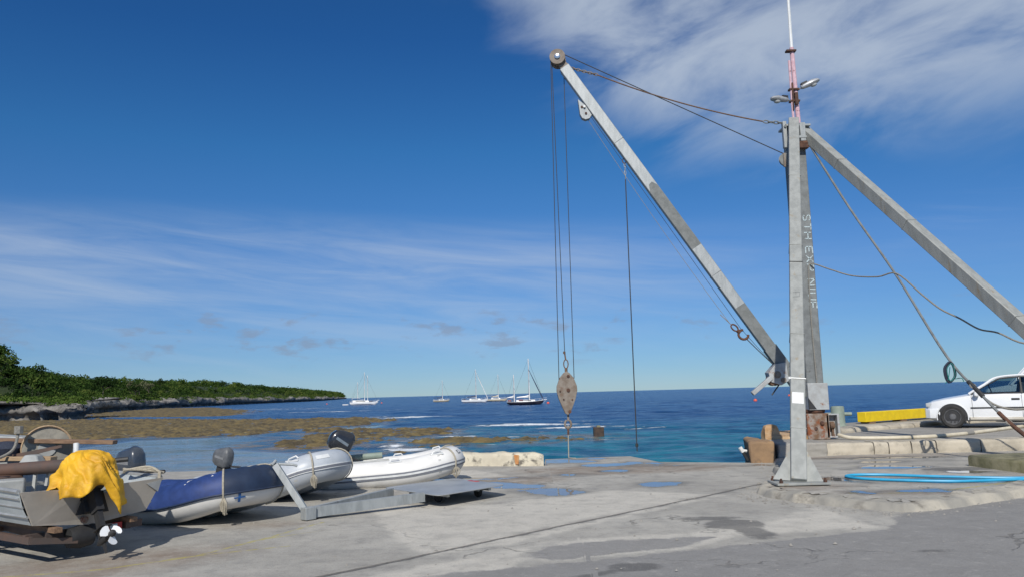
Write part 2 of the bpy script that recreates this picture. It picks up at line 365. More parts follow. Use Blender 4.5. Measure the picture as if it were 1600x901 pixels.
def mat_dock():
    m = bpy.data.materials.new('dock_concrete'); m.use_nodes = True; nt = m.node_tree; nt.nodes.clear(); b = NB(nt)
    P = b.n('ShaderNodeTexCoord').outputs['Object']; s = b.n('ShaderNodeSeparateXYZ'); nt.links.new(P, s.inputs[0]); x, y = s.outputs[0], s.outputs[1]
    big = b.noise(P, .55, 6, .6); mid = b.noise(P, 2.6, 8, .68); fine = b.noise(P, 22, 6, .7); vf = b.noise(P, 90, 3, .6)
    edge = b.m('MULTIPLY', b.m('SUBTRACT', b.noise(P, 3.5, 7, .7), .5), .55)
    base = b.mix(b.ss(big, .35, .65), (.34, .322, .285), (.43, .408, .36))
    base = b.mix(b.ss(mid, .42, .74, 0, .75), base, (.23, .222, .205))
    # pale worn skim patches and darker tarred foreground
    pale = b.ss(b.m('ADD', b.attr('sd_pale'), edge), -.05, .10)
    base = b.mix(b.m('MULTIPLY', pale, b.ss(mid, .75, .35, .35, .8)), base, (.56, .525, .455))
    dark = b.ss(b.m('ADD', b.attr('sd_tar'), b.m('MULTIPLY', edge, .7)), -.02, .07)
    base = b.mix(b.m('MULTIPLY', dark, .88), base, b.mix(b.ss(mid, .3, .7), (.20, .195, .188), (.25, .243, .232)))
    brown = b.ss(b.m('ADD', b.attr('sd_brown'), edge), -.25, .35)
    base = b.mix(b.m('MULTIPLY', brown, b.ss(mid, .3, .7, .35, .8)), base, (.22, .165, .12))
    stain = b.ss(b.m('ADD', b.attr('sd_stain'), b.m('MULTIPLY', edge, .45)), -.02, .06)
    base = b.mix(b.m('MULTIPLY', stain, .72), base, (.09, .088, .085))
    # fine speckle and streaks
    base = b.mix(b.ss(fine, .55, .75, 0, .35), base, (.13, .125, .115))
    base = b.mix(b.ss(vf, .56, .76, 0, .42), base, (.52, .50, .46))
    g2 = b.noise(P, 48, 4, .7); base = b.mix(b.ss(g2, .54, .70, 0, .45), base, (.11, .105, .10))
    m2 = b.noise(P, 7, 8, .7); base = b.mix(b.ss(m2, .52, .70, 0, .24), base, (.165, .16, .15)); base = b.mix(b.ss(m2, .46, .30, 0, .3), base, (.47, .45, .41))
    st = b.noise(b.vec(b.m('ADD', b.m('MULTIPLY', x, .75), b.m('MULTIPLY', y, .7)), b.m('MULTIPLY', b.m('SUBTRACT', b.m('MULTIPLY', y, .75), b.m('MULTIPLY', x, .7)), 7.)), 1.6, 6, .65)
    base = b.mix(b.ss(st, .58, .75, 0, .35), base, (.15, .145, .135))
    # faded yellow lines
    yl = b.ss(b.m('ADD', b.attr('sd_yellow'), b.m('MULTIPLY', edge, .03)), -.012, .012)
    base = b.mix(b.m('MULTIPLY', yl, b.ss(fine, .7, .4, .1, .65)), base, (.42, .36, .05))
    # joint along the slab edge
    jd = b.m('ABSOLUTE', b.m('ADD', b.attr('sd_joint'), b.m('MULTIPLY', b.m('SUBTRACT', mid, .5), .11)))
    jn = b.ss(jd, .045, .018)
    base = b.mix(b.m('MULTIPLY', jn, b.ss(fine, .3, .7, .9, .45)), base, (.06, .055, .05))
    jh = b.ss(jd, .22, .02); base = b.mix(b.m('MULTIPLY', jh, b.ss(mid, .35, .7, 0, .5)), base, (.16, .15, .135))
    # cracks
    vo = b.n('ShaderNodeTexVoronoi', feature='DISTANCE_TO_EDGE'); vo.inputs['Scale'].default_value = .33
    nt.links.new(b.n('ShaderNodeVectorMath', operation='ADD').outputs[0], vo.inputs['Vector'])
    va = vo.inputs['Vector'].links[0].from_node; nt.links.new(P, va.inputs[0]); nv = b.n('ShaderNodeTexNoise'); nv.inputs['Scale'].default_value = 2.2; nv.inputs['Detail'].default_value = 7
    nt.links.new(P, nv.inputs['Vector']); nt.links.new(nv.outputs['Color'], va.inputs[1])
    ck = b.m('MULTIPLY', b.ss(vo.outputs[0], .010, .002), b.ss(big, .48, .62))
    base = b.mix(b.m('MULTIPLY', ck, .45), base, (.07, .065, .055))
    # water lying in hollows
    sw = b.m('ADD', b.attr('sd_water'), b.m('ADD', b.m('MULTIPLY', edge, .5), b.m('MULTIPLY', b.m('SUBTRACT', b.noise(P, 1.1, 3, .5), .5), 1.1)))
    damp = b.ss(sw, -.28, .02); pud = b.ss(sw, .0, .05)
    base = b.mix(b.m('MULTIPLY', damp, .62), base, b.mix(.5, base, (.05, .045, .04), 'MULTIPLY'))
    base = b.mix(b.m('MULTIPLY', pud, .6), base, (.06, .06, .06))
    p = b.n('ShaderNodeBsdfPrincipled'); nt.links.new(base, p.inputs['Base Color'])
    ro = b.m('SUBTRACT', .92, b.m('MULTIPLY', damp, .22)); ro = b.m('MULTIPLY', ro, b.m('SUBTRACT', 1., b.m('MULTIPLY', pud, .975)))
    nt.links.new(ro, p.inputs['Roughness']); nt.links.new(b.m('ADD', .3, b.m('MULTIPLY', pud, .2)), p.inputs['Specular IOR Level'])
    h = b.m('ADD', b.m('MULTIPLY', mid, 1.2), b.m('ADD', b.m('MULTIPLY', fine, .5), b.m('MULTIPLY', vf, .2)))
    h = b.m('SUBTRACT', h, b.m('ADD', b.m('MULTIPLY', jn, 1.5), b.m('MULTIPLY', ck, .8)))
    h = b.m('MULTIPLY', h, b.m('SUBTRACT', 1., pud))
    bp = b.n('ShaderNodeBump'); bp.inputs['Distance'].default_value = .018; bp.inputs['Strength'].default_value = .8
    nt.links.new(h, bp.inputs['Height']); nt.links.new(bp.outputs[0], p.inputs['Normal'])
    o = b.n('ShaderNodeOutputMaterial'); nt.links.new(p.outputs[0], o.inputs[0]); M['dock'] = m
mat_dock()
def mat_sea():
    m = bpy.data.materials.new('sea_water'); m.use_nodes = True; nt = m.node_tree; nt.nodes.clear(); b = NB(nt)
    P = b.n('ShaderNodeTexCoord').outputs['Object']; s = b.n('ShaderNodeSeparateXYZ'); nt.links.new(P, s.inputs[0]); x, y = s.outputs[0], s.outputs[1]
    sh, lag, fo, rf = b.attr('shallow'), b.attr('lagoon'), b.attr('foam'), b.attr('reefbed')
    n1 = b.noise(P, .03, 5, .6); n2 = b.noise(b.vec(x, b.m('MULTIPLY', y, .45)), .35, 6, .6)
    colr = b.mix(b.ss(n1, .35, .65), (.004, .040, .135), (.006, .055, .165))
    tq = b.mix(b.ss(n2, .35, .65), (.003, .065, .13), (.008, .15, .21))
    colr = b.mix(sh, colr, tq)
    patch = b.m('MULTIPLY', rf, b.ss(b.noise(b.vec(x, b.m('MULTIPLY', y, .75)), .38, 8, .70), .45, .56))
    colr = b.mix(b.m('MULTIPLY', lag, .9), colr, (.085, .115, .135))
    colr = b.mix(b.m('MULTIPLY', patch, .85), colr, (.19, .125, .055))
    fn = b.noise(b.vec(b.m('MULTIPLY', x, .55), y), 1.1, 8, .72, .6)
    fm = b.ss(b.m('ADD', fn, b.m('MULTIPLY', fo, .46)), .70, .82)
    # scattered whitecaps and wave crests in open water
    colr = b.mix(fm, colr, (.80, .83, .85))
    p = b.n('ShaderNodeBsdfPrincipled'); nt.links.new(colr, p.inputs['Base Color'])
    nt.links.new(b.m('ADD', b.m('MULTIPLY', fm, .6), b.m('SUBTRACT', .20, b.m('MULTIPLY', lag, .12))), p.inputs['Roughness'])
    p.inputs['IOR'].default_value = 1.33
    nt.links.new(b.m('ADD', .14, b.m('MULTIPLY', lag, .34)), p.inputs['Specular IOR Level'])
    w1 = b.noise(b.vec(b.m('MULTIPLY', x, .5), y), .55, 6, .6, .3); w2 = b.noise(b.vec(b.m('MULTIPLY', x, .6), y), 3.2, 5, .6); w3 = b.noise(b.vec(b.m('MULTIPLY', x, .45), y), .07, 5, .6)
    h = b.m('ADD', b.m('ADD', b.m('MULTIPLY', w1, 1.), b.m('MULTIPLY', w2, .22)), b.m('MULTIPLY', w3, 5.))
    h = b.m('ADD', b.m('MULTIPLY', h, b.m('SUBTRACT', 1., b.m('MULTIPLY', lag, .93))), b.m('MULTIPLY', fm, .3))
    bp = b.n('ShaderNodeBump'); bp.inputs['Distance'].default_value = .8; bp.inputs['Strength'].default_value = .9
    nt.links.new(h, bp.inputs['Height']); nt.links.new(bp.outputs[0], p.inputs['Normal'])
    o = b.n('ShaderNodeOutputMaterial'); nt.links.new(p.outputs[0], o.inputs[0]); M['sea'] = m
mat_sea()
pm('reef', (.17, .122, .044), (.07, .052, .024), .6, .95, bump=.9, bscale=1.6, c3=(.23, .19, .09), c3t=(.54, .70), c3s=1.1, contrast=(.38, .6))
M['reef'].node_tree.nodes['Bump'].inputs['Distance'].default_value = .25
pm('limestone', (.30, .28, .25), (.15, .14, .125), .22, .95, bump=1., bscale=.5, c3=(.055, .052, .05), c3t=(.53, .66), c3s=.35, stretch=(1, 1, .45))
M['limestone'].node_tree.nodes['Bump'].inputs['Distance'].default_value = .6
pm('forest_floor', (.03, .05, .012), (.018, .03, .009), .05, 1., bump=1., bscale=.3)
M['forest_floor'].node_tree.nodes['Bump'].inputs['Distance'].default_value = 2.

# ================================================================== SETTING
SEA = -2.0
# ---- reef polygons in metres
RA = [(-110.9, 173.5), (-150.9, 236.0), (-113.9, 210.8), (-184.4, 349.0), (-239.0, 551.8), (-188.8, 500.1), (-93.9, 288.3), (-71.9, 213.2), (-74.6, 197.8), (-125.0, 231.9)]
RB = [(-62, 68), (-160, 190), (-108.6, 201.3), (-71.8, 175.5), (-44.3, 148.7), (-37.4, 154.5), (-24.4, 143.0), (-19.9, 125.7), (-18.6, 109.1), (-23.0, 101.5), (-27.4, 92.2), (-26.8, 83.5), (-37.4, 85.0), (-43.1, 81.8), (-41.1, 69.7)]
RC = [(-22.3, 67.0), (-21.4, 76.2), (-24.1, 93.4), (-18.5, 95.1), (-12.2, 93.0), (-6.2, 83.1), (-6.4, 76.6), (-9.1, 69.3), (-11.7, 60.4), (-15.4, 59.7), (-18.0, 62.1)]
RD = [(-9.3, 63.2), (-7.9, 68.7), (-2.5, 69.1), (3.5, 69.2), (7.8, 64.0), (6.2, 60.8), (3.0, 60.4), (-2.1, 58.9), (-5.2, 56.4), (-7.4, 56.6)]
RE = [(-9.1, 55.9), (-5.2, 57.0), (-4.9, 53.1), (-7.6, 51.3)]
REEFS = [RA, RB, RC, RD, RE]
def reef_sd(X, Y):
    s = np.full(X.shape, -1e9)
    for k, p in enumerate(REEFS):
        d = sd_poly(X, Y, p)
        s = np.maximum(s, d - (.8 if k == 3 else 0))
    return s
# ---- sea sheet, polar layout out to the horizon
th = np.radians(np.concatenate([np.arange(-180, -44, 6.), np.linspace(-44, 44, 420), np.arange(50, 181, 6.)]))
rr = np.concatenate([[12], np.geomspace(20, 600, 330), np.geomspace(640, 45000, 60)])
TH, RR = np.meshgrid(th, rr); X = RR*np.sin(TH); Y = RR*np.cos(TH)
sd = reef_sd(X, Y)
shallow = sst(Y, 118, 40)*sst(X, -14, 2)*.95 + .35*sst(sd, -14, 0)*sst(Y, 200, 90)
lag = sd_poly(X, Y, [(-70, 10), (-60, 68), (-41, 71), (-42, 84), (-27, 86), (-24, 76), (-21, 66), (-12, 58), (-8, 50), (-2.5, 42), (-3, 10)])
lag2 = sd_poly(X, Y, [(-27, 88), (-24, 99), (-17, 107), (-17, 96), (-25, 94)])
lagoon = np.maximum(sst(lag, -2, 5), sst(lag2, -1, 1.5))
reefbed = np.clip(lagoon*sst(Y, 78, 50) + sst(sd, -5, 0)*.8, 0, 1)
foam = np.zeros_like(X)
for (fx, fy, ax, ay, st) in [(2, 92, 8, 3.6, 1.0), (6.5, 83, 6, 2.4, .9), (3, 76, 5, 1.6, .75), (-3, 96, 6, 2., .85), (-18, 141, 9, 4, .95), (-24, 124, 5, 3, .8), (-50, 225, 22, 6, .75), (-80, 300, 25, 9, .6),
                             (-5.6, 72, 3, 2, .6), (-7.5, 56, 2.4, 2.4, .95), (-9, 60, 1.4, 3, .7), (9.5, 71, 2.0, 1.2, .6), (-27, 150, 9, 3, .55), (12, 78, 3, 1.5, .5), (-100, 330, 30, 8, .55), (7.5, 100, 5, 2, .5), (-1, 52, 2, 1., .3)]:
    foam = np.maximum(foam, st*np.exp(-((X-fx)/ax)**2-((Y-fy)/ay)**2))
foam = np.maximum(foam, .42*np.exp(-((sd+.6)/1.0)**2)*sst(X, -40, -10)*sst(Y, 50, 56))
swell = (1-lagoon)*sst(RR, 20, 30)*sst(RR, 600, 120)*(1-.7*sst(sd, -6, 1))
WZ = SEA + swell*((fbm(X*.16+3, Y*.34, 4, .55)-.5)*.55)
V = np.stack([X, Y, WZ], -1).reshape(-1, 3)
tag(np_mesh('sea', V, grid_faces(*X.shape), 'sea', {'shallow': shallow.ravel(), 'lagoon': lagoon.ravel(), 'foam': foam.ravel(), 'reefbed': reefbed.ravel()}), kind='structure')
# ---- reef flat, a low height field breaking the surface
u = np.linspace(-.85, .22, 460); yy = np.geomspace(44, 560, 330)
U_, Y = np.meshgrid(u, yy); X = U_*Y
sd = reef_sd(X, Y) + (fbm(X*.22, Y*.16, 6, .6)-.5)*11*np.clip(Y/110, .5, 2.5) + (fbm(X*.9, Y*.6, 4)-.5)*5
Z = SEA - .27 + .38*sst(sd, -1.5, 4) + ((fbm(X*1.1, Y*.8, 5, .65)-.5)*.8+(fbm(X*.25, Y*.3+7, 3)-.5)*.5)*sst(sd, -1.5, 2.)
Z = np.where(sd < -2.5, SEA-.6, Z)
tag(np_mesh('reef_flat', np.stack([X, Y, Z], -1).reshape(-1, 3), grid_faces(*X.shape), 'reef'), kind='structure')

# ---- headland: limestone cliff and bush-covered terrace
coast = np.array([(-330, 225), (-262, 246), (-205, 268), (-166, 309), (-213, 429), (-251, 570), (-262, 690), (-294, 915), (-304, 1049), (-318, 1230), (-372, 1570), (-520, 2350), (-900, 4300)], float)
Hs = np.array([27, 27, 27, 25.5, 20, 18.5, 17.5, 20, 19.5, 16.5, 14.5, 13, 10.])
seg = np.hypot(*np.diff(coast, axis=0).T); L = np.concatenate([[0], np.cumsum(seg)])
us = np.concatenate([np.arange(0, 700, 3.), np.arange(700, 1500, 6.), np.arange(1500, L[-1], 25.)])
cx = np.interp(us, L, coast[:, 0]); cy = np.interp(us, L, coast[:, 1]); H = np.interp(us, L, Hs)
k = np.ones(9)/9
cx = np.convolve(np.pad(cx, 4, 'edge'), k, 'valid'); cy = np.convolve(np.pad(cy, 4, 'edge'), k, 'valid')
tx, ty = np.gradient(cx), np.gradient(cy); tl = np.hypot(tx, ty); ix, iy = -ty/tl, tx/tl
prof = [(3.0, -.8), (3.6, .6), (3.2, 1.6), (.3, 2.3), (-.4, 3.4), (0., 4.6), (1.0, 5.6), (3., 6.1), (9, 6.8)]
chs = .35+1.3*fbm(us*.045, us*0+3.3, 4, .6)
rows = []
for j, (v, z) in enumerate(prof):
    nz = (fbm(us*.2+j*.3, us*0+j*.7, 5, .65)-.5)*(8 if j < 8 else 4) + (fbm(us*.05, us*0+9.1, 3)-.5)*16
    vv = v+nz; rows.append(np.stack([cx+ix*vv, cy+iy*vv, SEA+z*chs + (fbm(us*.3, us*0+j*3.7, 4, .65)-.5)*3.2*(j > 3)], -1))
cl_top = rows[-1][:, 2]
tag(np_mesh('cliff', np.array(rows).reshape(-1, 3), grid_faces(len(rows), len(us)), 'limestone'), kind='structure')
rows2 = [rows[-1]-np.array([0, 0, .3])]
def land_z(v, Hh, base): return base + (Hh-base)*sst(v, 2, 62)**.75
for v in (14, 22, 34, 50, 70, 95, 130, 150):
    rows2.append(np.stack([cx+ix*v, cy+iy*v, land_z(v, H, cl_top)-.8-(2. if v > 100 else 0)+(fbm(us*.03+v, us*0+v*.1, 3)-.5)*2], -1))
tag(np_mesh('hillside', np.array(rows2).reshape(-1, 3), grid_faces(len(rows2), len(us)), 'forest_floor'), kind='structure')

def leaf_quads(centres, radii, nq, size, tint, flat=.75):
    """many small leaf faces spread through ellipsoid crowns -> verts, faces, tint"""
    idx = np.repeat(np.arange(len(centres)), nq); n = len(idx)
    d = rng.normal(size=(n, 3)); d /= np.linalg.norm(d, axis=1)[:, None]; d[:, 2] = np.where(d[:, 2] < -.35, -d[:, 2], d[:, 2])
    rad = radii[idx]*(.55+.5*rng.random(n)**.6)
    lump = 1+.22*np.sin(d[:, 0]*7+idx)*np.cos(d[:, 1]*6+idx*2.)
    p = centres[idx] + d*(rad*lump)[:, None]*np.array([1, 1, flat])
    nr = d*.8+rng.normal(size=(n, 3))*.55; nr /= np.linalg.norm(nr, axis=1)[:, None]
    a = np.cross(nr, rng.normal(size=(n, 3))); a /= np.linalg.norm(a, axis=1)[:, None]; bb = np.cross(nr, a)
    s = (size[idx]*(.6+.8*rng.random(n)))[:, None]
    V = np.stack([p-a*s, p+bb*s*.6, p+a*s, p-bb*s*.6], 1).reshape(-1, 3)
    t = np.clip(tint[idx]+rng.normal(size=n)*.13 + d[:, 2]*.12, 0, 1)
    return V, np.arange(n*4).reshape(-1, 4), np.repeat(t, 4)
# the bush as one mass: crowns shingled over the slope
cs, rs, tn, qn, sz = [], [], [], [], []
for i in range(3600):
    uu = 60+(rng.random()**1.6)*min(L[-1]-60, 3600); v = 2+rng.random()**1.15*128
    j = min(np.searchsorted(us, uu), len(us)-1)
    dist = math.hypot(cx[j], cy[j])
    r = (1.8+2.8*rng.random()**1.5)*(1+max(0, dist-600)/900.)*(.55 if v < 12 else 1.)
    z = float(land_z(v, H[j], cl_top[j])) if v > 14 else cl_top[j]
    cs.append((cx[j]+ix[j]*v, cy[j]+iy[j]*v, z+r*.35)); rs.append(r)
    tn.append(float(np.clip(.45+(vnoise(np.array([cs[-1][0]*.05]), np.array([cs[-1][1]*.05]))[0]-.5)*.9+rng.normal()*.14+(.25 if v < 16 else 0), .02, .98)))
    sz.append(r*.16)
for i in range(1500):
    uu = 110+rng.random()*560; v = 3+rng.random()*62; j = min(np.searchsorted(us, uu), len(us)-1); r = 1.2+1.6*rng.random()
    cs.append((cx[j]+ix[j]*v, cy[j]+iy[j]*v, float(land_z(v, H[j], cl_top[j]))+r*.1)); rs.append(r); sz.append(r*.2)
    tn.append(float(np.clip(.4+(vnoise(np.array([cs[-1][0]*.06]), np.array([cs[-1][1]*.06]))[0]-.5)*1.1+rng.normal()*.15, .02, .98)))
cs = np.array(cs); rs = np.array(rs)
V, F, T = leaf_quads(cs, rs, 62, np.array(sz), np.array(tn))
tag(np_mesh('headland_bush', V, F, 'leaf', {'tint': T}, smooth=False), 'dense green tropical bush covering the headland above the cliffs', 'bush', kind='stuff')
# low creeping growth along the cliff lip
n = 900; uu = rng.random(n)*1300; j = np.clip(np.searchsorted(us, uu), 0, len(us)-1); v = rng.random(n)*11-1
cs = np.stack([cx[j]+ix[j]*v, cy[j]+iy[j]*v, cl_top[j]-.9+rng.random(n)*1.0+v*.06], -1); rs = .9+rng.random(n)**2*2.2
V, F, T = leaf_quads(cs, rs, 26, rs*.2, .3+.6*rng.random(n), .45)
tag(np_mesh('cliff_top_scrub', V, F, 'leaf_low', {'tint': T}, smooth=False), 'bright green low scrub along the lip of the cliffs', 'scrub', kind='stuff')
# single trees that stand out of the mass
def tree(name, label, x, y, z, h, r, mat, squash=.8, tint=.4, lean=0., n=420, group=None, bare=.45):
    t = thing(name, label, 'tree', (x, y, z), group=group)
    m = MB(); top = Vector((lean*h, 0, h*.8)); m.tube(smooth_path([(0, 0, -1.), (lean*h*.3, .05*h, h*.35), top], 4), [max(.035*h*(1-.08*i), .05) for i in range(9)], 6)
    for a in range(5):
        aa = a*1.26+h; b0 = top*(.5+.08*a); m.tube([b0, b0+Vector((math.cos(aa)*r*.5, math.sin(aa)*r*.5, h*.12)), b0+Vector((math.cos(aa)*r*.8, math.sin(aa)*r*.8, h*.22))], [.016*h, .011*h, .005*h], 5)
    m.build('trunk', 'trunk', t)
    K = 9; c = np.array([(lean*h+math.cos(q*2.4)*r*.55*(q > 0), math.sin(q*2.4)*r*.55*(q > 0), h*(bare+.12)+h*.36*rng.random()+(.1*h if q == 0 else 0)) for q in range(K)])
    V, F, T = leaf_quads(c, r*(.36+.22*rng.random(K)), n//K, np.full(K, r*.085), np.full(K, tint)+rng.normal(size=K)*.1, squash)
    np_mesh('crown', V, F, mat, {'tint': T}, t, False)
    return t
TG = 'trees standing out of the headland bush'
def hz(x, y):
    j = int(np.argmin((cx-x)**2+(cy-y)**2)); v = (x-cx[j])*ix[j]+(y-cy[j])*iy[j]
    return float(land_z(max(v, 4), H[j], cl_top[j]))
for (lab, x, y, h, r, mt, ti, ln, nm) in [
    ('dark broad tree at the left edge of the picture on the near slope', -186, 279, 4, 5.5, 'leaf_dark', .5, 0, 'broadleaf_tree'),
    ('dark bushy tree hanging low just above the end of the near rock ledge', -154, 300, 6, 5, 'leaf_dark', .5, .05, 'broadleaf_tree'),
    ('rounded green tree on the highest skyline at far left', -212, 330, 3.8, 4.5, 'leaf', .45, 0, 'broadleaf_tree'),
    ('olive tree on the skyline right of the highest hill', -205, 342, 6, 4.5, 'leaf', .3, 0, 'broadleaf_tree'),
    ('small pointed dark tree breaking the skyline at the middle of the hill', -270, 520, 7, 2.4, 'leaf_dark', .5, 0, 'conifer_tree'),
    ('thin tree with a tuft of leaves highest on the middle skyline', -272, 566, 9.5, 2.6, 'leaf_pale', .4, .03, 'thin_tree'),
    ('pale half bare tree with grey trunk below the skyline tuft', -262, 560, 10, 5, 'leaf_pale', .5, 0, 'bare_tree'),
    ('pale bare branched tree right of the tufted tree', -270, 592, 9, 4, 'leaf_pale', .6, 0, 'bare_tree'),
    ('dark round tree low on the slope above the overhanging cliff', -240, 508, 10, 5, 'leaf_dark', .5, 0, 'broadleaf_tree'),
    ('round crowned dark tree on the skyline just right of the pale trees', -300, 680, 7, 4.5, 'leaf_dark', .9, 0, 'broadleaf_tree'),
    ('small dark tree alone on the far skyline of the headland', -330, 905, 7.5, 4, 'leaf_dark', .6, 0, 'broadleaf_tree')]:
    tree(nm, lab, x, y, hz(x, y)-.5, h, r, mt, .8, ti, ln, 700, TG)
# ---- rock ledge standing on the reef in front of the near slope
n1, n2 = 150, 14
lp = np.array([(-190, 244), (-168, 226), (-150, 214), (-134, 208), (-121, 204), (-114, 205.5), (-111.5, 210), (-115, 219), (-124, 232)], float)
ll = np.concatenate([[0], np.cumsum(np.hypot(*np.diff(lp, axis=0).T))]); s_ = np.linspace(0, ll[-1], n1)
ex = np.interp(s_, ll, lp[:, 0]); ey = np.interp(s_, ll, lp[:, 1]); tx_, ty_ = np.gradient(ex), np.gradient(ey); q = np.hypot(tx_, ty_); nx_, ny_ = -ty_/q, tx_/q
rows = []
for j, (v, z) in enumerate([(1.2, -.7), (1.6, .3), (1.7, 1.0), (.9, 1.6), (-.1, 2.0), (-.3, 2.6), (.1, 3.1), (.9, 3.5), (3, 3.8), (7, 4.1), (16, 4.6), (30, 5.5)]):
    cave = 4.*sst(fbm(s_*.3, s_*0+2.2, 3), .52, .62)*(1 if z < 2.4 else .15 if z < 3.4 else 0)
    vv = v+(fbm(s_*.7+j*.2, s_*0+j*.5, 5, .65)-.5)*(3. if j < 8 else 1)+cave
    rows.append(np.stack([ex+nx_*vv, ey+ny_*vv, SEA+z+(fbm(s_*.5, s_*0+j*1.1, 4, .65)-.5)*(2.4 if j > 3 else .2)], -1))
ledge = np_mesh('rock_ledge', np.array(rows).reshape(-1, 3), grid_faces(len(rows), n1), 'limestone')
tag(ledge, 'grey pitted rock ledge with shaded hollows at the left edge of the reef', 'rock')
n = 420; j = rng.integers(0, n1-6, n); v = 1.5+rng.random(n)*20
cs = np.stack([ex[j]+nx_[j]*v, ey[j]+ny_[j]*v, SEA+3.6+v*.07+rng.random(n)*.4], -1); rs = .6+rng.random(n)*.9+(v > 10)*.8
V, F, T = leaf_quads(cs, rs, 34, rs*.2, .3+.6*rng.random(n), .5)
tag(np_mesh('ledge_scrub', V, F, 'leaf_low', {'tint': T}, smooth=False), 'low green creepers growing on top of the near rock ledge', 'scrub', kind='stuff')

# ================================================================== WHARF
edgeX = np.array([-40, -16, -1.2, .62, .70, 2.8, 3.2, 5.0, 5.6, 34]); edgeY = np.array([20.5, 19.2, 18.9, 18.45, 19.75, 20.0, 18.25, 17.48, 17.3, 17.3])
gx = np.unique(np.concatenate([np.arange(-40, -10, 1.), np.arange(-10, 10, .08), np.arange(10, 35, 1.), edgeX]))
fy = np.interp(gx, edgeX, edgeY); t = np.concatenate([np.linspace(0, .42, 12)[:-1], np.linspace(.42, 1, 190)])
X = np.repeat(gx[None], len(t), 0); Y = -6+(fy[None]+6)*t[:, None]
Z = (fbm(X*.5, Y*.5, 3)-.5)*.02*sst(Y, 2, 6)
def un(polys): return np.max([sd_poly(X, Y, p) for p in polys], 0)
def ell(x, y, a, b_, r=0.):
    c, s = math.cos(r), math.sin(r); dx, dy = X-x, Y-y; p, q = (dx*c+dy*s)/a, (-dx*s+dy*c)/b_; return (1-np.hypot(p, q))*min(a, b_)
pale = un([[(-2.3, 12.3), (-1.3, 9.0), (-.9, 8.3), (-.1, 8.8), (1.2, 10.3), (3.2, 12.4), (1.5, 13.4), (-.5, 12.0)], [(-1.6, 7.3), (-.7, 8.05), (.3, 8.9), (.0, 8.2), (.25, 7.9), (1.8, 8.4), (2.4, 9.0), (4.1, 9.25), (4.0, 11.0), (3.0, 9.9), (2.0, 9.3), (.9, 9.1), (.35, 8.9), (-.2, 7.2)], [(-2, 16), (.3, 14), (.2, 15.4), (-.9, 17.5), (-2.5, 17.5)]])
tar = un([[(.1, 7.75), (1.8, 8.35), (4.15, 9.2), (4.7, 10.2), (7, 11.3), (14, 15), (14, 0), (-1.6, 0), (-1.6, 7.2)], [(.3, 8.75), (.05, 8.2), (.3, 7.95), (1.8, 8.5), (2.2, 9.0), (1.0, 8.95)]])
stain = np.max([ell(2.55, 9.75, .42, .33, .4), ell(2.35, 10.2, .4, .16), ell(2.65, 9.2, .2, .5), ell(2.9, 8.15, .17, .11), ell(4.0, 7.95, .2, .08), ell(-.9, 12.8, 1.2, .3, .2)-.3, ell(1.05, 7.6, .25, .2), ell(.72, 7.35, .35, .1, .5), ell(-6, 7, 1.2, .8)], 0)
water = np.max([ell(.55, 13.35, .68, .36, -.28), ell(-.15, 14.5, .34, .75, .5), ell(-.75, 15.6, .7, .28, -.2), ell(1.15, 19.0, .62, .55, .1), ell(1.9, 18.0, .5, .3), ell(1.85, 19.5, .4, .2), ell(2.95, 18.0, .6, .28, -.2), ell(2.5, 14.05, .42, .3), ell(1.0, 15.9, .4, .3), ell(3.6, 17.2, 1.3, .12, -.2)-.12, ell(2.0, 16.5, .9, .7)-.5], 0)
brown = np.max([ell(-4.3, 8.3, 1.5, .7, .5), ell(-3.3, 10.6, .5, .3), ell(-.2, 15.2, 1.1, .7), ell(2.2, 16.8, 2.4, 1.0)], 0)
def line(pts, wd):
    d = np.full(X.shape, 1e9)
    for a, b_ in zip(pts[:-1], pts[1:]):
        ax, ay = a; e = np.array(b_)-np.array(a); tt = np.clip(((X-ax)*e[0]+(Y-ay)*e[1])/(e@e), 0, 1); d = np.minimum(d, np.hypot(X-ax-e[0]*tt, Y-ay-e[1]*tt))
    return wd-d
yellow = np.max([line([(-5.2, 7.75), (-4.1, 8.1), (-3.4, 8.62), (-2.9, 9.7), (-2.55, 10.75)], .028), line([(-3.6, 8.55), (-2.5, 9.1)], .022), line([(-3.1, 9.4), (-2.2, 10.2)], .018)], 0)
jd = (np.array([4.319, 13.887])-np.array([-1.807, 7.491])); jd = jd/np.hypot(*jd)
joint = (X+1.807)*(-jd[1])+(Y-7.491)*jd[0]; joint = np.where(Y > 14.2, 5., joint)
dock = np_mesh('wharf_deck', np.stack([X, Y, Z], -1).reshape(-1, 3), grid_faces(*X.shape), 'dock', {'sd_pale': pale.ravel(), 'sd_tar': tar.ravel(), 'sd_stain': stain.ravel(), 'sd_water': water.ravel(), 'sd_brown': brown.ravel(), 'sd_yellow': yellow.ravel(), 'sd_joint': joint.ravel()})
tag(dock, kind='structure')
m = MB(); ed = list(zip(edgeX, edgeY))
for (a, b_) in zip(ed[:-1], ed[1:]):
    m.add([(a[0], a[1], .0), (b_[0], b_[1], .0), (b_[0], b_[1]-.02, -4.5), (a[0], a[1]-.02, -4.5)], [(0, 1, 2, 3)])
m.build('wharf_face', 'conc_mid', dock)
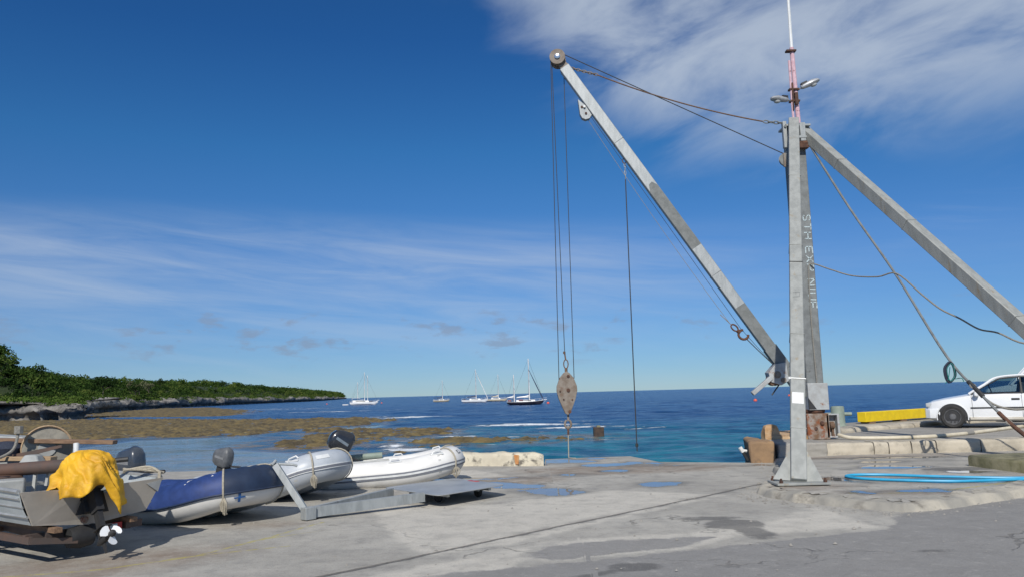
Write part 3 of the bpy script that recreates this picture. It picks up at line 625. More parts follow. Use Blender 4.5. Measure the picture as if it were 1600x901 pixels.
# ---- middle slab carrying the crane leg, with a worn rounded lip
def slab(name, poly, z0, z1, mat, r=.06, parent=None):
    m = MB(); n = len(poly); P = [Vector((p[0], p[1], 0)) for p in poly]; area = sum(P[i-1].x*P[i].y-P[i].x*P[i-1].y for i in range(n)); sg = 1 if area > 0 else -1
    rings = []
    for ins, z in ((0, z0), (0, z1-r), (r*.35, z1-r*.3), (r*1.2, z1)):
        ring = []
        for i, p in enumerate(P):
            e1 = (p-P[i-1]).normalized(); e2 = (P[(i+1) % n]-p).normalized(); nn = (Vector((-e1.y, e1.x, 0))+Vector((-e2.y, e2.x, 0)))*.5*sg
            q = p+nn*ins/max(nn.length, .5); ring.append((q.x, q.y, z))
        rings.append(ring)
    m.loft(rings); return m.build(name, mat, parent, smooth=50)
lip = smooth_path([(5.5, 17.5, 0), (4.45, 14.2, 0), (3.85, 13.0, 0), (3.62, 12.25, 0), (3.95, 11.3, 0), (4.55, 10.5, 0), (5.2, 10.28, 0), (7.0, 11.36, 0), (9.2, 12.8, 0), (12, 14.6, 0), (34, 27, 0)], 5)
mid_poly = [(p.x+(fbm(np.array([p.x*2.]), np.array([p.y*2.]), 2)[0]-.5)*.12, p.y+(fbm(np.array([p.x*2.+9]), np.array([p.y*2.]), 2)[0]-.5)*.12) for p in lip] + [(34, 30), (6, 30)]
# split the lip into a wide sloped skirt so that it reads as broken concrete
def mid_slab():
    n = len(lip); P = [Vector((x, y, 0)) for x, y in mid_poly[:n]]; rings = []
    # sloped outer lip: pale broken edge
    m = MB(); a, b_, c_ = [], [], []
    for i, p in enumerate(P):
        e = (P[min(i+1, n-1)]-P[max(i-1, 0)]).normalized(); nn = Vector((-e.y, e.x, 0))
        wd = .16+.16*random.random()
        a.append((p.x, p.y, -.02)); b_.append((p.x+nn.x*wd*.35, p.y+nn.y*wd*.35, .075+.03*random.random())); c_.append((p.x+nn.x*(wd+.1), p.y+nn.y*(wd+.1), .124))
    m.loft([a, b_, c_], caps=False, closed=False)
    return m, c_
mm, inner = mid_slab()
gx = np.concatenate([np.arange(3.4, 12, .1), np.arange(12, 34, 1.)]); gy = np.concatenate([np.arange(10, 17.6, .1)])
X, Y = np.meshgrid(gx, gy); Z = np.full_like(X, .12)
ip = [(c[0], c[1]) for c in inner] + [(34, 17.6), (5.6, 17.6)]
ins = sd_poly(X, Y, [(c[0], c[1]) for c in inner] + [(34, 40), (5.5, 40)])
# pull cells that hang over the lip down to it
keep = ins > -.16
Z = np.where(ins < .0, .12+ins*.12, .12) + (fbm(X*.8, Y*.8, 3)-.5)*.012
F = grid_faces(*X.shape); kf = keep.ravel()[F].all(1); F = F[kf]
water = np.max([ell(6.75, 14.6, .62, .26), ell(6.1, 12.75, .95, .22, -.25), ell(5.3, 11.35, .3, .14), ell(7.6, 13.5, .7, .2, -.3), ell(7.2, 15.6, .5, .12), ell(8.0, 16.4, 1.2, .15), ell(6.6, 12.2, .7, .12, -.3)], 0)
stain = np.max([ell(4.9, 12.05, .5, .07, -.2), ell(7.6, 14.0, .9, .4)-.1, ell(6.8, 16.6, 1.4, .12)], 0)
brown = np.max([ell(4.3, 12.1, .7, .4), ell(7.0, 16.8, 3, .4), ell(5.4, 11.1, 1.2, .3, -.3)], 0)
yellow = np.max([line([(4.6, 11.3), (5.6, 11.15), (7.6, 12.2)], .05)-.01, line([(5.2, 15.3), (6.5, 14.9)], .05)-.02], 0)
far_ = np.full(X.shape, -5.)
mids = np_mesh('crane_apron', np.stack([X, Y, Z], -1).reshape(-1, 3), F, 'dock', {'sd_pale': far_.ravel(), 'sd_tar': far_.ravel(), 'sd_stain': stain.ravel(), 'sd_water': water.ravel(), 'sd_brown': brown.ravel(), 'sd_yellow': yellow.ravel(), 'sd_joint': (far_+10).ravel()})
tag(mids, kind='structure')
mm.build('apron_lip', 'conc_lip', mids, smooth=60)
# ---- upper quay, kerb stones and end block
quay_poly = [(5.62, 17.42), (34, 17.5), (34, 41), (14.9, 29.2), (10.5, 26.5), (7.5, 22.6), (5.62, 18.9)]
q = slab('upper_quay', quay_poly, -4.5, .36, 'conc_mid', .05); tag(q, kind='structure')
xs = [5.70, 7.62, 7.93, 8.42, 8.95, 9.9, 11.0, 12.4, 13.9, 15.6, 17.5, 20]
for i, (a, b_) in enumerate(zip(xs[:-1], xs[1:])):
    m = MB(); g = .012; rings = []
    for x in np.linspace(a+g, b_-g, 7):
        j = random.uniform(-.012, .012); y0 = 17.30+.012*(x-8)**1*0+j; zt = .375+random.uniform(-.008, .008)
        rings.append([(x, y0+.02, .05), (x, y0, .2), (x, y0+.012, zt-.045), (x, y0+.04, zt-.008), (x, y0+.10, zt), (x, y0+.48, zt-.004), (x, y0+.48, .05)])
    m.loft(rings); m.build('kerb_stone', 'conc_pale', q, smooth=60)
for (a, b_) in (((7.9, 20.5), (9.45, 21.75)), ((9.5, 21.8), (11.25, 22.85)), ((11.3, 22.9), (13.4, 24.15)), ((13.45, 24.2), (16.5, 26.0))):
    m = MB(); a = Vector((*a, 0)); b2 = Vector((*b_, 0)); d = (b2-a).normalized(); nn = Vector((-d.y, d.x, 0)); rings = []
    for tt in np.linspace(.005, .995, 6):
        p = a.lerp(b2, tt); rings.append([tuple(p+nn*o+Vector((0, 0, z+random.uniform(-.006, .006)))) for o, z in ((0, .3), (.01, .42), (.06, .465), (.18, .48), (.6, .48), (.6, .3))])
    m.loft(rings); m.build('kerb_stone', 'conc_pale', q, smooth=60)
# ---- end block of the quay with the small rounded upstand on it
def rough_block(pts, z0, z1, name, mat, parent=None, bevel=.05, j=.015):
    m = MB(); P = [(p[0]+random.uniform(-j, j), p[1]+random.uniform(-j, j)) for p in pts]; m.prism(P, z0, z1); return m.build(name, mat, parent, bevel=bevel, seg=3)
eb = thing('end_block', 'stepped brown concrete end block at the seaward corner of the quay', 'concrete block', (5.3, 18, -2))
o_ = (5.3, 18, -2)
def eoff(m, name, mat, **k): return m.build(name, mat, eb, off=o_, **k)
m = MB(); m.prism([(4.98, 17.36), (5.52, 17.30), (5.56, 18.75), (5.3, 18.9)], -3, .45); eoff(m, 'block', 'conc_brown', bevel=.05, seg=3)
m = MB(); m.prism([(5.58, 17.24), (6.6, 17.22), (6.9, 20.2), (6.0, 19.6), (5.6, 18.85)], .02, .40); eoff(m, 'step', 'conc_mid', bevel=.04, seg=3)
m = MB(); m.prism([(5.72, 18.6), (6.75, 18.7), (7.3, 21.2), (6.6, 21.0)], .34, .47); eoff(m, 'upper_step', 'conc_orange', bevel=.04, seg=3)
up_ = thing('stone_upstand', 'small rounded orange stained concrete upstand on the quay end block', 'bollard', (5.95, 18.95, .45))
m = MB(); rings = []
for z, s in ((-.06, 1.), (.12, 1.), (.2, .9), (.25, .7), (.27, .4)): rings.append([(.17*s*sx, .16*s*sy, z) for sx, sy in ((-1, -.9), (-.5, -1), (.5, -1), (1, -.8), (1, .8), (.5, 1), (-.5, 1), (-1, .8))])
m.loft(rings); m.build('cap', 'conc_orange', up_, smooth=60)
# fender pipe end on the block's seaward face
t = thing('mooring_cleat', 'small black and white fitting on the seaward face of the quay end block', 'fitting', (4.96, 17.6, .2))
m = MB(); m.tube([(.04, 0, -.16), (-.07, 0, .05)], .035, 8); m.build('arm', 'black', t)
m = MB(); m.tube([(-.05, 0, .02), (-.11, 0, .12)], .045, 8); m.tube([(-.08, 0, .06), (.03, .0, .04)], .03, 6); m.build('white_end', 'white_paint', t)
# ---- low painted wall along the wharf edge behind the inflatables
wl = thing('edge_wall', 'low cream painted concrete wall with rust stain along the wharf edge', 'wall', (-.3, 18.3, 0))
def wall_piece(x0, x1, y0, y1, z, mat, nm, th=.36, par=wl, off=(-.3, 18.3, 0)):
    m = MB(); rings = []
    for t_ in np.linspace(0, 1, 14):
        x = x0+(x1-x0)*t_; y = y0+(y1-y0)*t_; zz = z+random.uniform(-.012, .012); e = .02 if 0 < t_ < 1 else .0; j = random.uniform(-.01, .01); k_ = .05 if t_ in (0, 1) else 0
        rings.append([(x, y+j, -.1), (x, y+j+.01, zz*.6), (x, y+.02+j, zz-.06-k_), (x, y+.07, zz-.01-k_), (x, y+.15, zz-k_), (x, y+th-.08, zz-k_), (x, y+th, zz-.06-k_), (x, y+th, -.1)])
    m.loft(rings); return m.build(nm, mat, par, off=off, smooth=60)
wall_piece(-1.75, .60, 18.62, 17.98, .29, 'wall_paint', 'wall')
m = MB(); a = Vector((.60, 17.98, 0)); rings = []
wall_piece(-6.4, -1.85, 19.0, 18.66, .12, 'wall_paint', 'wall')
m = MB(); m.add([(-.03, 18.125, .04), (.04, 18.106, .04), (.06, 18.125, .24), (-.06, 18.155, .25)], [(0, 1, 2, 3)]); m.build('rust_stain', 'wall_rust', wl, off=(-.3, 18.3, 0), smooth=0)
# ---- plinth of the right crane leg
pl = slab('leg_plinth', [(8.02, 14.47), (8.12, 13.02), (8.9, 12.0), (11.4, 12.0), (11.6, 14.7), (9, 14.62)], .05, .315, 'conc_mossy', .05)
tag(pl, 'low mossy concrete plinth at the right edge beside the blue hose', 'concrete plinth')

# ================================================================== CRANE
CB = (7.03, 19.0, .36)
cr = thing('derrick_crane', 'grey steel derrick crane with mast, raised boom and two bracing legs', 'crane', CB)
def cp(m, name, mat, par=None, **k): return m.build(name, mat, par or cr, off=CB, **k)
mtop = 7.95
m = MB(); m.box((7.03, 19, (1.05+mtop)/2), (.40, .40, mtop-1.05)); mast = cp(m, 'mast', 'galv_dark', bevel=.02)
m = MB(); m.box((7.06, 18.97, 1.35), (.47, .47, .62)); cp(m, 'mast_shoe', 'galv_box', mast, bevel=.012)
m = MB(); m.add([(6.82, 18.73, 1.06), (6.82, 18.73, 1.32), (7.0, 18.73, 1.06), (6.82, 18.75, 1.06), (6.82, 18.75, 1.32), (7.0, 18.75, 1.06)], [(0, 1, 2), (3, 5, 4), (0, 3, 4, 1), (1, 4, 5, 2), (2, 5, 3, 0)]); cp(m, 'gusset', 'black', mast, smooth=0)
# rusty pivot box
m = MB(); m.box((7.0, 19.0, .66), (.52, .6, .60)); base = cp(m, 'pivot_box', 'rusty', bevel=.02)
m = MB(); m.lathe([(.2, 0), (.24, .05), (.24, .1), (.17, .16)], (7.03, 19, .94), n=18); cp(m, 'pivot_ring', 'rust', base)
m = MB(); m.lathe([(.05, 0), (.05, .03), (.03, .05)], (7.08, 18.7, .74), (0, -1, 0), 10); cp(m, 'bolt', 'rust', base)
m = MB(); m.lathe([(.04, 0), (.04, .02)], (6.93, 18.7, .62), (0, -1, 0), 10); cp(m, 'bolt', 'rust', base)
m = MB()
for a, s in (((7.34, 18.78, .93), (.30, .16, .03)), ((7.34, 18.78, .42), (.30, .16, .03)), ((7.215, 18.78, .67), (.05, .16, .50)), ((7.465, 18.78, .67), (.05, .16, .50)), ((7.34, 18.88, .67), (.30, .02, .5))): m.box(a, s)
wb = cp(m, 'winch_housing', 'galv_box', base, bevel=.006)
m = MB(); m.lathe([(.09, -.05), (.09, .05)], (7.34, 18.82, .68), (1, 0, 0), 14); m.box((7.36, 18.82, .5), (.05, .06, .2)); cp(m, 'winch_drum', 'wire_rust', base)
# legs
def steel_leg(a, b_, w_=.235):
    m = MB(); m.beam(a, b_, w_, w_, (0, -.3, 1)); return cp(m, 'leg', 'galv_leg', bevel=.015)
LA, LB = Vector((4.28, 12.42, .14)), Vector((6.93, 18.66, 7.95))
leg1 = steel_leg(LA, LB)
RAf, RBt = Vector((10.25, 12.75, .33)), Vector((7.22, 18.88, 7.78))
leg2 = steel_leg(RAf, RBt, .245)
d, sd_, uu_ = frame(LB-LA, (0, -.3, 1))
m = MB(); m.box((4.28, 12.42, .15), (.80, .5, .035)); bp_ = cp(m, 'base_plate', 'galv_leg', leg1, bevel=.006)
for s in (-1, 1):
    m = MB(); a = LA+sd_*s*.12
    tri = [a+Vector((0, 0, .02)), a+sd_*s*.25+Vector((0, 0, .02)), a+d*.62]
    m.extrude([p-uu_*.012 for p in tri], uu_*.024); cp(m, 'gusset', 'galv_leg', leg1, smooth=0)
for x, y in ((3.95, 12.22), (4.61, 12.22), (3.95, 12.62), (4.61, 12.62)):
    m = MB(); m.lathe([(.03, 0), (.03, .035), (.016, .035), (.016, .07)], (x, y, .165), n=6); cp(m, 'bolt', 'rust', leg1)
m = MB(); m.tube(smooth_path([LA+d*2.0+sd_*.125-uu_*.12, LA+d*2.0+sd_*.125+uu_*.125, LA+d*2.0-sd_*.125+uu_*.125], 1), .012, 6); m.lathe([(.03, -.02), (.03, .02)], LA+d*2.0-sd_*.13+uu_*.125, n=8); cp(m, 'tie_wire', 'white_paint', leg1)
m = MB(); m.tube([LA+d*5.0+sd_*.125+uu_*.125, LA+d*5.0-sd_*.125+uu_*.125], .008, 6); cp(m, 'tie_wire', 'wire', leg1)
m = MB(); p0 = LA+d*1.58+uu_*.1195; m.add([p0-sd_*.09-d*.12, p0+sd_*.09-d*.12, p0+sd_*.09+d*.12, p0-sd_*.09+d*.12], [(0, 1, 2, 3)]); cp(m, 'paint_mark', 'white_paint', leg1, smooth=0)
m = MB()
p0 = LA+d*4.08+uu_*.1195
for a, b_ in (((-.06, -.07), (.05, -.06)), ((-.06, .05), (.06, .06)), ((.055, -.06), (.06, .06)), ((-.01, .0), (-.01, .06))): m.beam(p0+sd_*a[0]+d*a[1], p0+sd_*b_[0]+d*b_[1], .008, .003, uu_)
cp(m, 'scratched_mark', 'galv_dark', leg1, smooth=0)
m = MB(); m.box((10.25, 12.75, .33), (.8, .8, .035)); cp(m, 'base_plate', 'galv_leg', leg2)
# mast head
m = MB(); m.box((7.03, 18.92, 7.86), (.62, .52, .05)); m.box((7.05, 18.9, 7.55), (.34, .55, .06)); m.box((6.71, 18.72, 7.63), (.09, .12, .66)); m.box((7.13, 18.68, 7.68), (.13, .09, .46))
head = cp(m, 'mast_head', 'galv', bevel=.008)
m = MB(); m.box((7.13, 18.72, 7.36), (.24, .18, .16)); m.lathe([(.08, -.1), (.08, .1)], (7.2, 18.7, 7.4), (1, 0, 0), 10); cp(m, 'pivot_pin', 'rust', head)
m = MB(); m.lathe([(.03, 0), (.03, .03)], (6.71, 18.66, 7.82), (0, -1, 0), 8); cp(m, 'bolt', 'galv_dark', head)
m = MB(); m.lathe([(.16, -.03), (.13, -.02), (.13, .02), (.16, .03)], (6.70, 18.74, 7.02), (0, 1, 0), 18); m.box((6.76, 18.76, 6.85), (.06, .05, .75)); cp(m, 'mast_sheave', 'galv_dark', head)
m = MB(); m.box((6.655, 18.70, 7.0), (.05, .06, .34)); cp(m, 'sheave_guard', 'rusty_block', head)
# painted letters down the mast, reading top to bottom
GL = {'S': [[(.9, .8), (.7, 1), (.25, 1), (.05, .8), (.2, .55), (.75, .45), (.95, .22), (.7, 0), (.25, 0), (.05, .2)]], 'T': [[(0, 1), (1, 1)], [(.5, 1), (.5, 0)]], 'H': [[(0, 0), (0, 1)], [(1, 0), (1, 1)], [(0, .5), (1, .5)]],
      'E': [[(1, 1), (0, 1), (0, 0), (1, 0)], [(0, .5), (.8, .5)]], 'X': [[(0, 0), (1, 1)], [(0, 1), (1, 0)]], 'P': [[(0, 0), (0, 1), (.8, 1), (1, .75), (.8, .5), (0, .5)]],
      'N': [[(0, 0), (0, 1), (1, 0), (1, 1)]], 'I': [[(.5, 0), (.5, 1)]], 'U': [[(0, 1), (0, .2), (.25, 0), (.75, 0), (1, .2), (1, 1)]]}
z = 5.66
for word, hgt in (('STH', .165), (' ', 0), ('EXP', .165), (' ', 0), ('NIUE', .165)):
    for ch in word:
        if ch == ' ': z -= .13; continue
        wd = .06 if ch == 'I' else .155; m = MB()
        for st in GL[ch]:
            pts = [Vector((7.035+py*hgt+random.uniform(-.006, .006), 18.797, z-px*wd+random.uniform(-.006, .006))) for px, py in st]
            for a, b_ in zip(pts[:-1], pts[1:]): m.beam(a, b_, .004, .026, (1, 0, 0) if abs((b_-a).x) < abs((b_-a).z) else (0, 0, 1))
        z -= wd+.06; cp(m, 'painted_letter', 'letter_white', mast, smooth=0)
# radio pole with two lamps
m = MB(); m.tube([(7.16, 18.95, 7.85), (7.13, 18.97, 9.95)], .055, 10); m.tube([(7.02, 18.9, 7.85), (7.03, 18.93, 9.6)], .032, 8)
pole = cp(m, 'pole', 'pink')
m = MB(); m.tube([(7.13, 18.97, 9.9), (7.16, 19.0, 13.0)], [.042, .03], 8); cp(m, 'whip_aerial', 'plastic_white', pole)
for z in (8.55, 8.85, 9.85): m = MB(); m.box((7.09, 18.94, z), (.24, .14, .04)); cp(m, 'clamp', 'rust', pole)
m = MB(); m.tube([(7.03, 18.86, 8.3), (7.04, 18.86, 9.0)], .02, 6); m.box((7.12, 18.88, 8.6), (.08, .08, .3)); cp(m, 'junction_box', 'rust', pole)
def lamp(p, dirv, tilt):
    dv = Vector(dirv).normalized(); mm_ = MB(); rings = []
    upd = Vector((0, 0, 1)); side = dv.cross(upd).normalized(); dv2 = (dv+upd*tilt).normalized(); un_ = side.cross(dv2)
    for t_, wd, ht in ((0, .05, .05), (.04, .07, .075), (.16, .085, .085), (.3, .12, .09), (.42, .10, .06), (.47, .04, .03)):
        c = Vector(p)+dv2*t_
        rings.append([tuple(c+side*wd*math.cos(a)+un_*(ht*math.sin(a) if math.sin(a) > 0 else ht*.7*math.sin(a))) for a in [2*math.pi*k/12 for k in range(12)]])
    mm_.loft(rings); L_ = cp(mm_, 'lamp_head', 'lamp_grey', pole)
    mm_ = MB(); mm_.box(Vector(p)+dv2*.1+un_*.05, (.15, .12, .1), Matrix((dv2, side, un_)).transposed()); cp(mm_, 'ballast', 'black', L_)
    mm_ = MB(); c = Vector(p)+dv2*.3-un_*.05; mm_.lathe([(.085, 0), (.07, -.035), (.03, -.05)], c, un_, 12); cp(mm_, 'lens', 'lamp_lens', L_)
    mm_ = MB(); mm_.tube([Vector(p), Vector((7.1, 18.95, p[2]-tilt*.3))], .018, 6); cp(mm_, 'arm', 'galv_dark', L_)
lamp((7.27, 18.9, 8.88), (1, -.15, 0), .38); lamp((6.90, 18.85, 8.55), (-1, -.25, 0), .03)
# boom
BF, BT = Vector((6.70, 18.95, 1.55)), Vector((1.50, 19.65, 9.86))
bd, bs, bu = frame(BT-BF)
BW = .27
m = MB(); m.beam(BF, BT, BW, BW); boom = cp(m, 'boom', 'galv', bevel=.015)
BL = (BT-BF).length
fs = -1 if bs.y > 0 else 1   # side facing the camera
face = bs*fs*(BW/2+.004)
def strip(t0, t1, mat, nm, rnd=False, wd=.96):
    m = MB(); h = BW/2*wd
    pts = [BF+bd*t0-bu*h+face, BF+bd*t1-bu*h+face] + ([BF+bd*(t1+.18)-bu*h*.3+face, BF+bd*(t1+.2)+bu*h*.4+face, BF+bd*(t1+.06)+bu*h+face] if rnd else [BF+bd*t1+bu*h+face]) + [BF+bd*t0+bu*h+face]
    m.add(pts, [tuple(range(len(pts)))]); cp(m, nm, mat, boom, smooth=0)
strip(.25, 2.35, 'galv_patch', 'dark_panel')  # flat panels in a darker grey on the boom's camera side
strip(4.1, 5.85, 'galv_patch', 'dark_panel', True)
m = MB(); p0 = BF+bd*1.1; m.beam(p0-bd*.55, p0+bd*.05, BW+.03, BW+.03); cp(m, 'splice_sleeve', 'galv_patch', boom, bevel=.006)
# winch at the boom foot
wp = Vector((6.12, 18.78, 1.83))
m = MB(); m.extrude([wp+Vector((x, 0, z)) for x, z in ((-.17, .1), (.02, .3), (.26, .33), (.30, -.1), (.12, -.2), (-.12, -.12))], (0, .3, 0)); wn = cp(m, 'boom_winch', 'galv_box', bevel=.01)
m = MB(); m.lathe([(.085, 0), (.085, .03), (.04, .03), (.04, .06)], wp+Vector((.03, 0, .05)), (0, -1, 0), 14); m.lathe([(.06, 0), (.06, .03)], wp+Vector((.17, 0, -.08)), (0, -1, 0), 12); cp(m, 'gear', 'rusty_block', wn)
m = MB(); m.lathe([(.15, -.11), (.15, -.09), (.09, -.09), (.09, .09), (.15, .09), (.15, .11)], wp+Vector((-.02, .15, -.06)), (0, 1, 0), 16); cp(m, 'drum', 'wire_rust', wn)
m = MB(); m.beam(wp+Vector((-.12, .02, -.02)), wp+Vector((-.58, .0, -.38)), .10, .10); cp(m, 'crank_arm', 'galv_box', wn, bevel=.01)
m = MB(); m.tube([wp+Vector((.1, .05, -.15)), wp+Vector((-.12, .02, -.42))], .016, 6); cp(m, 'lever', 'black', wn)
m = MB(); m.beam(wp+Vector((.05, .2, 0)), BF+bd*.35-bu*.1, .12, .16); cp(m, 'winch_bracket', 'galv_patch', wn); m = MB(); m.beam(BF-bd*.1, Vector((6.9, 19, 1.35)), .2, .16); cp(m, 'heel_link', 'galv_patch', boom)
# boom head sheave
sh = BT+bd*.30; ax_ = bs*fs
m = MB(); m.extrude([BT-bd*.28-bu*.12+ax_*.1, BT+bd*.36-bu*.07+ax_*.1, BT+bd*.40+bu*.03+ax_*.1, BT+bd*.0+bu*.13+ax_*.1], -ax_*.2); cp(m, 'head_cheek', 'rusty_block', boom)
m = MB(); m.lathe([(.20, -.06), (.20, -.045), (.155, -.02), (.155, .02), (.20, .045), (.20, .06)], sh+ax_*.14, ax_, 28); shv = cp(m, 'head_sheave', 'rusty_block', boom)
m = MB(); m.lathe([(.075, 0), (.075, .02), (.045, .03)], sh+ax_*.205, ax_, 14); cp(m, 'axle', 'chrome', boom)
m = MB(); m.lathe([(.20, -.06), (.20, -.045), (.155, -.02), (.155, .02), (.20, .045), (.20, .06)], sh-ax_*.10, ax_, 28); cp(m, 'head_sheave', 'rusty_block', boom)
# side block under the boom
kb = BF+bd*(BL-1.55)-bu*.16
m = MB(); dn = Vector((.02, 0, -1)); rg = []
pts = [(-.02, .02), (-.13, -.30), (-.135, -.5), (-.09, -.60), (.0, -.635), (.09, -.60), (.13, -.5), (.13, -.42)]
base_ = BF+bd*(BL-.92)+bs*fs*.10
poly = [base_+Vector((x, 0, z)) for x, z in [(-.17, -.12), (-.13, -.52), (-.08, -.62), (.01, -.66), (.11, -.63), (.17, -.54), (.17, -.45), (.10, -.36)]]
m.extrude(poly, (0, .16, 0)); sb = cp(m, 'side_block', 'galv', boom, bevel=.006)
for x, z in ((.02, -.5), (-.08, -.33)): m = MB(); m.lathe([(.03, 0), (.03, .02)], base_+Vector((x, 0, z)), (0, -1, 0), 8); cp(m, 'bolt', 'rust', sb)
m = MB(); m.lathe([(.014, 0), (.03, .01), (.03, .03)], base_+Vector((-.02, -.02, -.33)), (0, -1, 0), 8); cp(m, 'rivet', 'white_paint', sb)
# wires
def wire(pts, r=.011, mat='wire', nm='wire_rope', par=None, n=6): m = MB(); m.tube(pts, r, n); return cp(m, nm, mat, par)
def sag(a, b_, s, n=14): a, b_ = Vector(a), Vector(b_); return [a.lerp(b_, i/n)-Vector((0, 0, s*4*(i/n)*(1-i/n))) for i in range(n+1)]
hk = Vector((1.28, 19.75, 1.55))
shc = sh
ch0 = BT+bd*-.1+bu*.14; hd0 = Vector((6.70, 18.72, 7.93))
pt = ch0.lerp(hd0, .13)
wire(sag(pt, hd0+Vector((-.45, .06, .07)), .12), .017, 'wire_rust', 'topping_wire')
wire([sh+bu*.17+bd*.06+bs*fs*.02, Vector((6.68, 18.74, 7.16))], .012, 'wire', 'luffing_wire')
m = MB()
for i in range(9):   # chain links
    c = ch0.lerp(pt, (i+.5)/9); dd = (pt-ch0).normalized(); s2 = dd.cross(Vector((0, 0, 1))).normalized(); u2 = s2.cross(dd)
    a_ = s2 if i % 2 else u2
    m.tube([c+dd*.06*math.cos(q_)+a_*.03*math.sin(q_) for q_ in [2*math.pi*k_/10 for k_ in range(10)]], .013, 5, closed=True)
cp(m, 'chain', 'rusty_block', boom)
m = MB()
for i in range(4):
    c = (hd0+Vector((-.45, .06, .07))).lerp(hd0, (i+.5)/4); dd = Vector((1, 0, -.15)).normalized(); a_ = Vector((0, 1, 0)) if i % 2 else Vector((.15, 0, 1))
    m.tube([c+dd*.08*math.cos(q_)+a_*.035*math.sin(q_) for q_ in [2*math.pi*k_/10 for k_ in range(10)]], .014, 5, closed=True)
cp(m, 'shackle', 'galv_dark', head)
# hook block hung from the boom head
hb = hk
L0 = sh-bd*.0+Vector((-.175, 0, .03))+bs*fs*.12
wire([L0, hb+Vector((-.185, -.02, .35))], .009, nm='hoist_wire'); wire([L0+Vector((.03, .1, -.1)), hb+Vector((-.02, 0, .98))], .009, nm='hoist_wire'); wire([sh+Vector((.15, .1, -.12)), hb+Vector((.19, .02, .38))], .009, nm='hoist_wire')
m = MB(); out = [(0, .56), (.07, .52), (.17, .40), (.245, .2), (.25, .08), (.2, -.12), (.12, -.32), (.06, -.46), (.0, -.50), (-.06, -.46), (-.13, -.30), (-.21, -.1), (-.25, .08), (-.245, .2), (-.17, .40), (-.07, .52)]
for yo in (-.10, .06): m.extrude([hb+Vector((x, yo, z)) for x, z in out], (0, .04, 0))
hbk = cp(m, 'hook_block', 'rusty_block', bevel=.008)
m = MB(); m.lathe([(.2, -.05), (.17, 0), (.2, .05)], hb+Vector((0, 0, .1)), (0, 1, 0), 20); cp(m, 'block_sheave', 'rust', hbk)
for x, z, r in ((0.03, .1, .045), (.04, .44, .035), (-.17, .08, .02), (.12, -.13, .02), (-.09, -.12, .02), (.05, -.42, .04)): m = MB(); m.lathe([(r, 0), (r, .02)], hb+Vector((x, -.10, z)), (0, -1, 0), 10); cp(m, 'bolt', 'rust', hbk)
m = MB(); m.tube([hb+Vector((0, 0, .5)), hb+Vector((0, 0, .64))], .035, 8)
m.tube([hb+Vector((.055*math.sin(a)*(1 if a < 3.2 else 1), 0, .74-.11*math.cos(a))) for a in [2*math.pi*k/12 for k in range(12)]], .015, 6, closed=True)
m.tube([hb+Vector((0, 0, .83)), hb+Vector((-.02, 0, .99))], .018, 6); m.lathe([(.03, -.03), (.03, .03)], hb+Vector((-.03, 0, 1.02)), n=8); cp(m, 'becket', 'wire_rust', hbk)
m = MB(); m.box(hb+Vector((.01, 0, -.56)), (.05, .05, .16)); ring = [hb+Vector((.075*math.sin(a), .0, -.72+.1*math.cos(a))) for a in np.linspace(.4, 5.9, 14)]; m.tube(ring, .028, 8); cp(m, 'hook', 'rusty_block', hbk)
m = MB(); m.box(hb+Vector((.0, 0, -.9)), (.05, .04, .14)); cp(m, 'rope_clamp', 'rust', hbk)
tag_ = MB(); tag_.tube([(hb.x, hb.y, hb.z-.78), (hb.x+.0, hb.y+.005, .8), (hb.x-.01, hb.y, .03), (hb.x+.1, hb.y-.05, .012), (hb.x+.16, hb.y-.02, .01)], .014, 6)
tag(tag_.build('tag_line', 'rope_pale'), 'pale rope hanging from the crane hook down to the wharf', 'rope')
# second fall line from the middle of the boom
t0 = BF+bd*(BL*.705)-bu*(BW/2+.02)
m = MB(); m.tube([t0+Vector((.05*math.cos(a), 0, .06*math.sin(a)-.02)) for a in [2*math.pi*k/10 for k in range(10)]], .012, 5, closed=True); cp(m, 'lifting_eye', 'wire_rust', boom)
m = MB()
for i in range(4): c = t0+Vector((.01, 0, -.13-.1*i)); m.tube([c+Vector((.022*math.cos(a)*(i % 2 == 0), .022*math.cos(a)*(i % 2), .06*math.sin(a))) for a in [2*math.pi*k/8 for k in range(8)]], .009, 5, closed=True)
cp(m, 'shackle_chain', 'galv', boom)
rl = MB(); rl.tube([t0+Vector((.01, 0, -.5)), t0+Vector((.0, 0, -3)), Vector((t0.x-.01, t0.y, .15))], .013, 6); rl.lathe([(.035, -.04), (.035, .04)], (t0.x-.01, t0.y, .3), n=8)
tag(rl.build('fall_rope', 'wire'), 'thin dark rope hanging straight down from the middle of the boom', 'rope')
# hoist wire slack below the boom with its hook
q0 = base_+Vector((.05, .08, -.6)); q1 = BF+bd*2.15-bu*.42
wire(sag(q0, q1, .10), .006, 'rope_grey', 'whip_wire'); wire([q0+Vector((.06, 0, .1)), BF+bd*1.9-bu*.28, wp+Vector((.03, .15, .25))], .006, 'wire', 'whip_wire')
dd = (wp+Vector((0, .1, .3))-q1).normalized()
m = MB(); s2 = Vector((dd.z, 0, -dd.x)).normalized(); m.tube([q1+dd*(.16+.1*math.cos(a))+s2*.06*math.sin(a) for a in [2*math.pi*k/12 for k in range(12)]], .02, 6, closed=True)
m.tube([q1+dd*(.42+.12*math.sin(a))+s2*(.11*math.cos(a)-.02) for a in np.linspace(-2.4, 2.4, 12)], .03, 7); m.lathe([(.05, 0), (.05, .08)], q1+dd*.26, dd, 8); cp(m, 'whip_hook', 'rust', boom)
wire([q1+dd*.5, q1+dd*.9+Vector((0, 0, -.02)), wp+Vector((-.02, .12, .3))], .012, 'wire', 'sling'); wire([q1-dd*.3, q1+dd*.08], .01, 'rusty_block', 'sling')
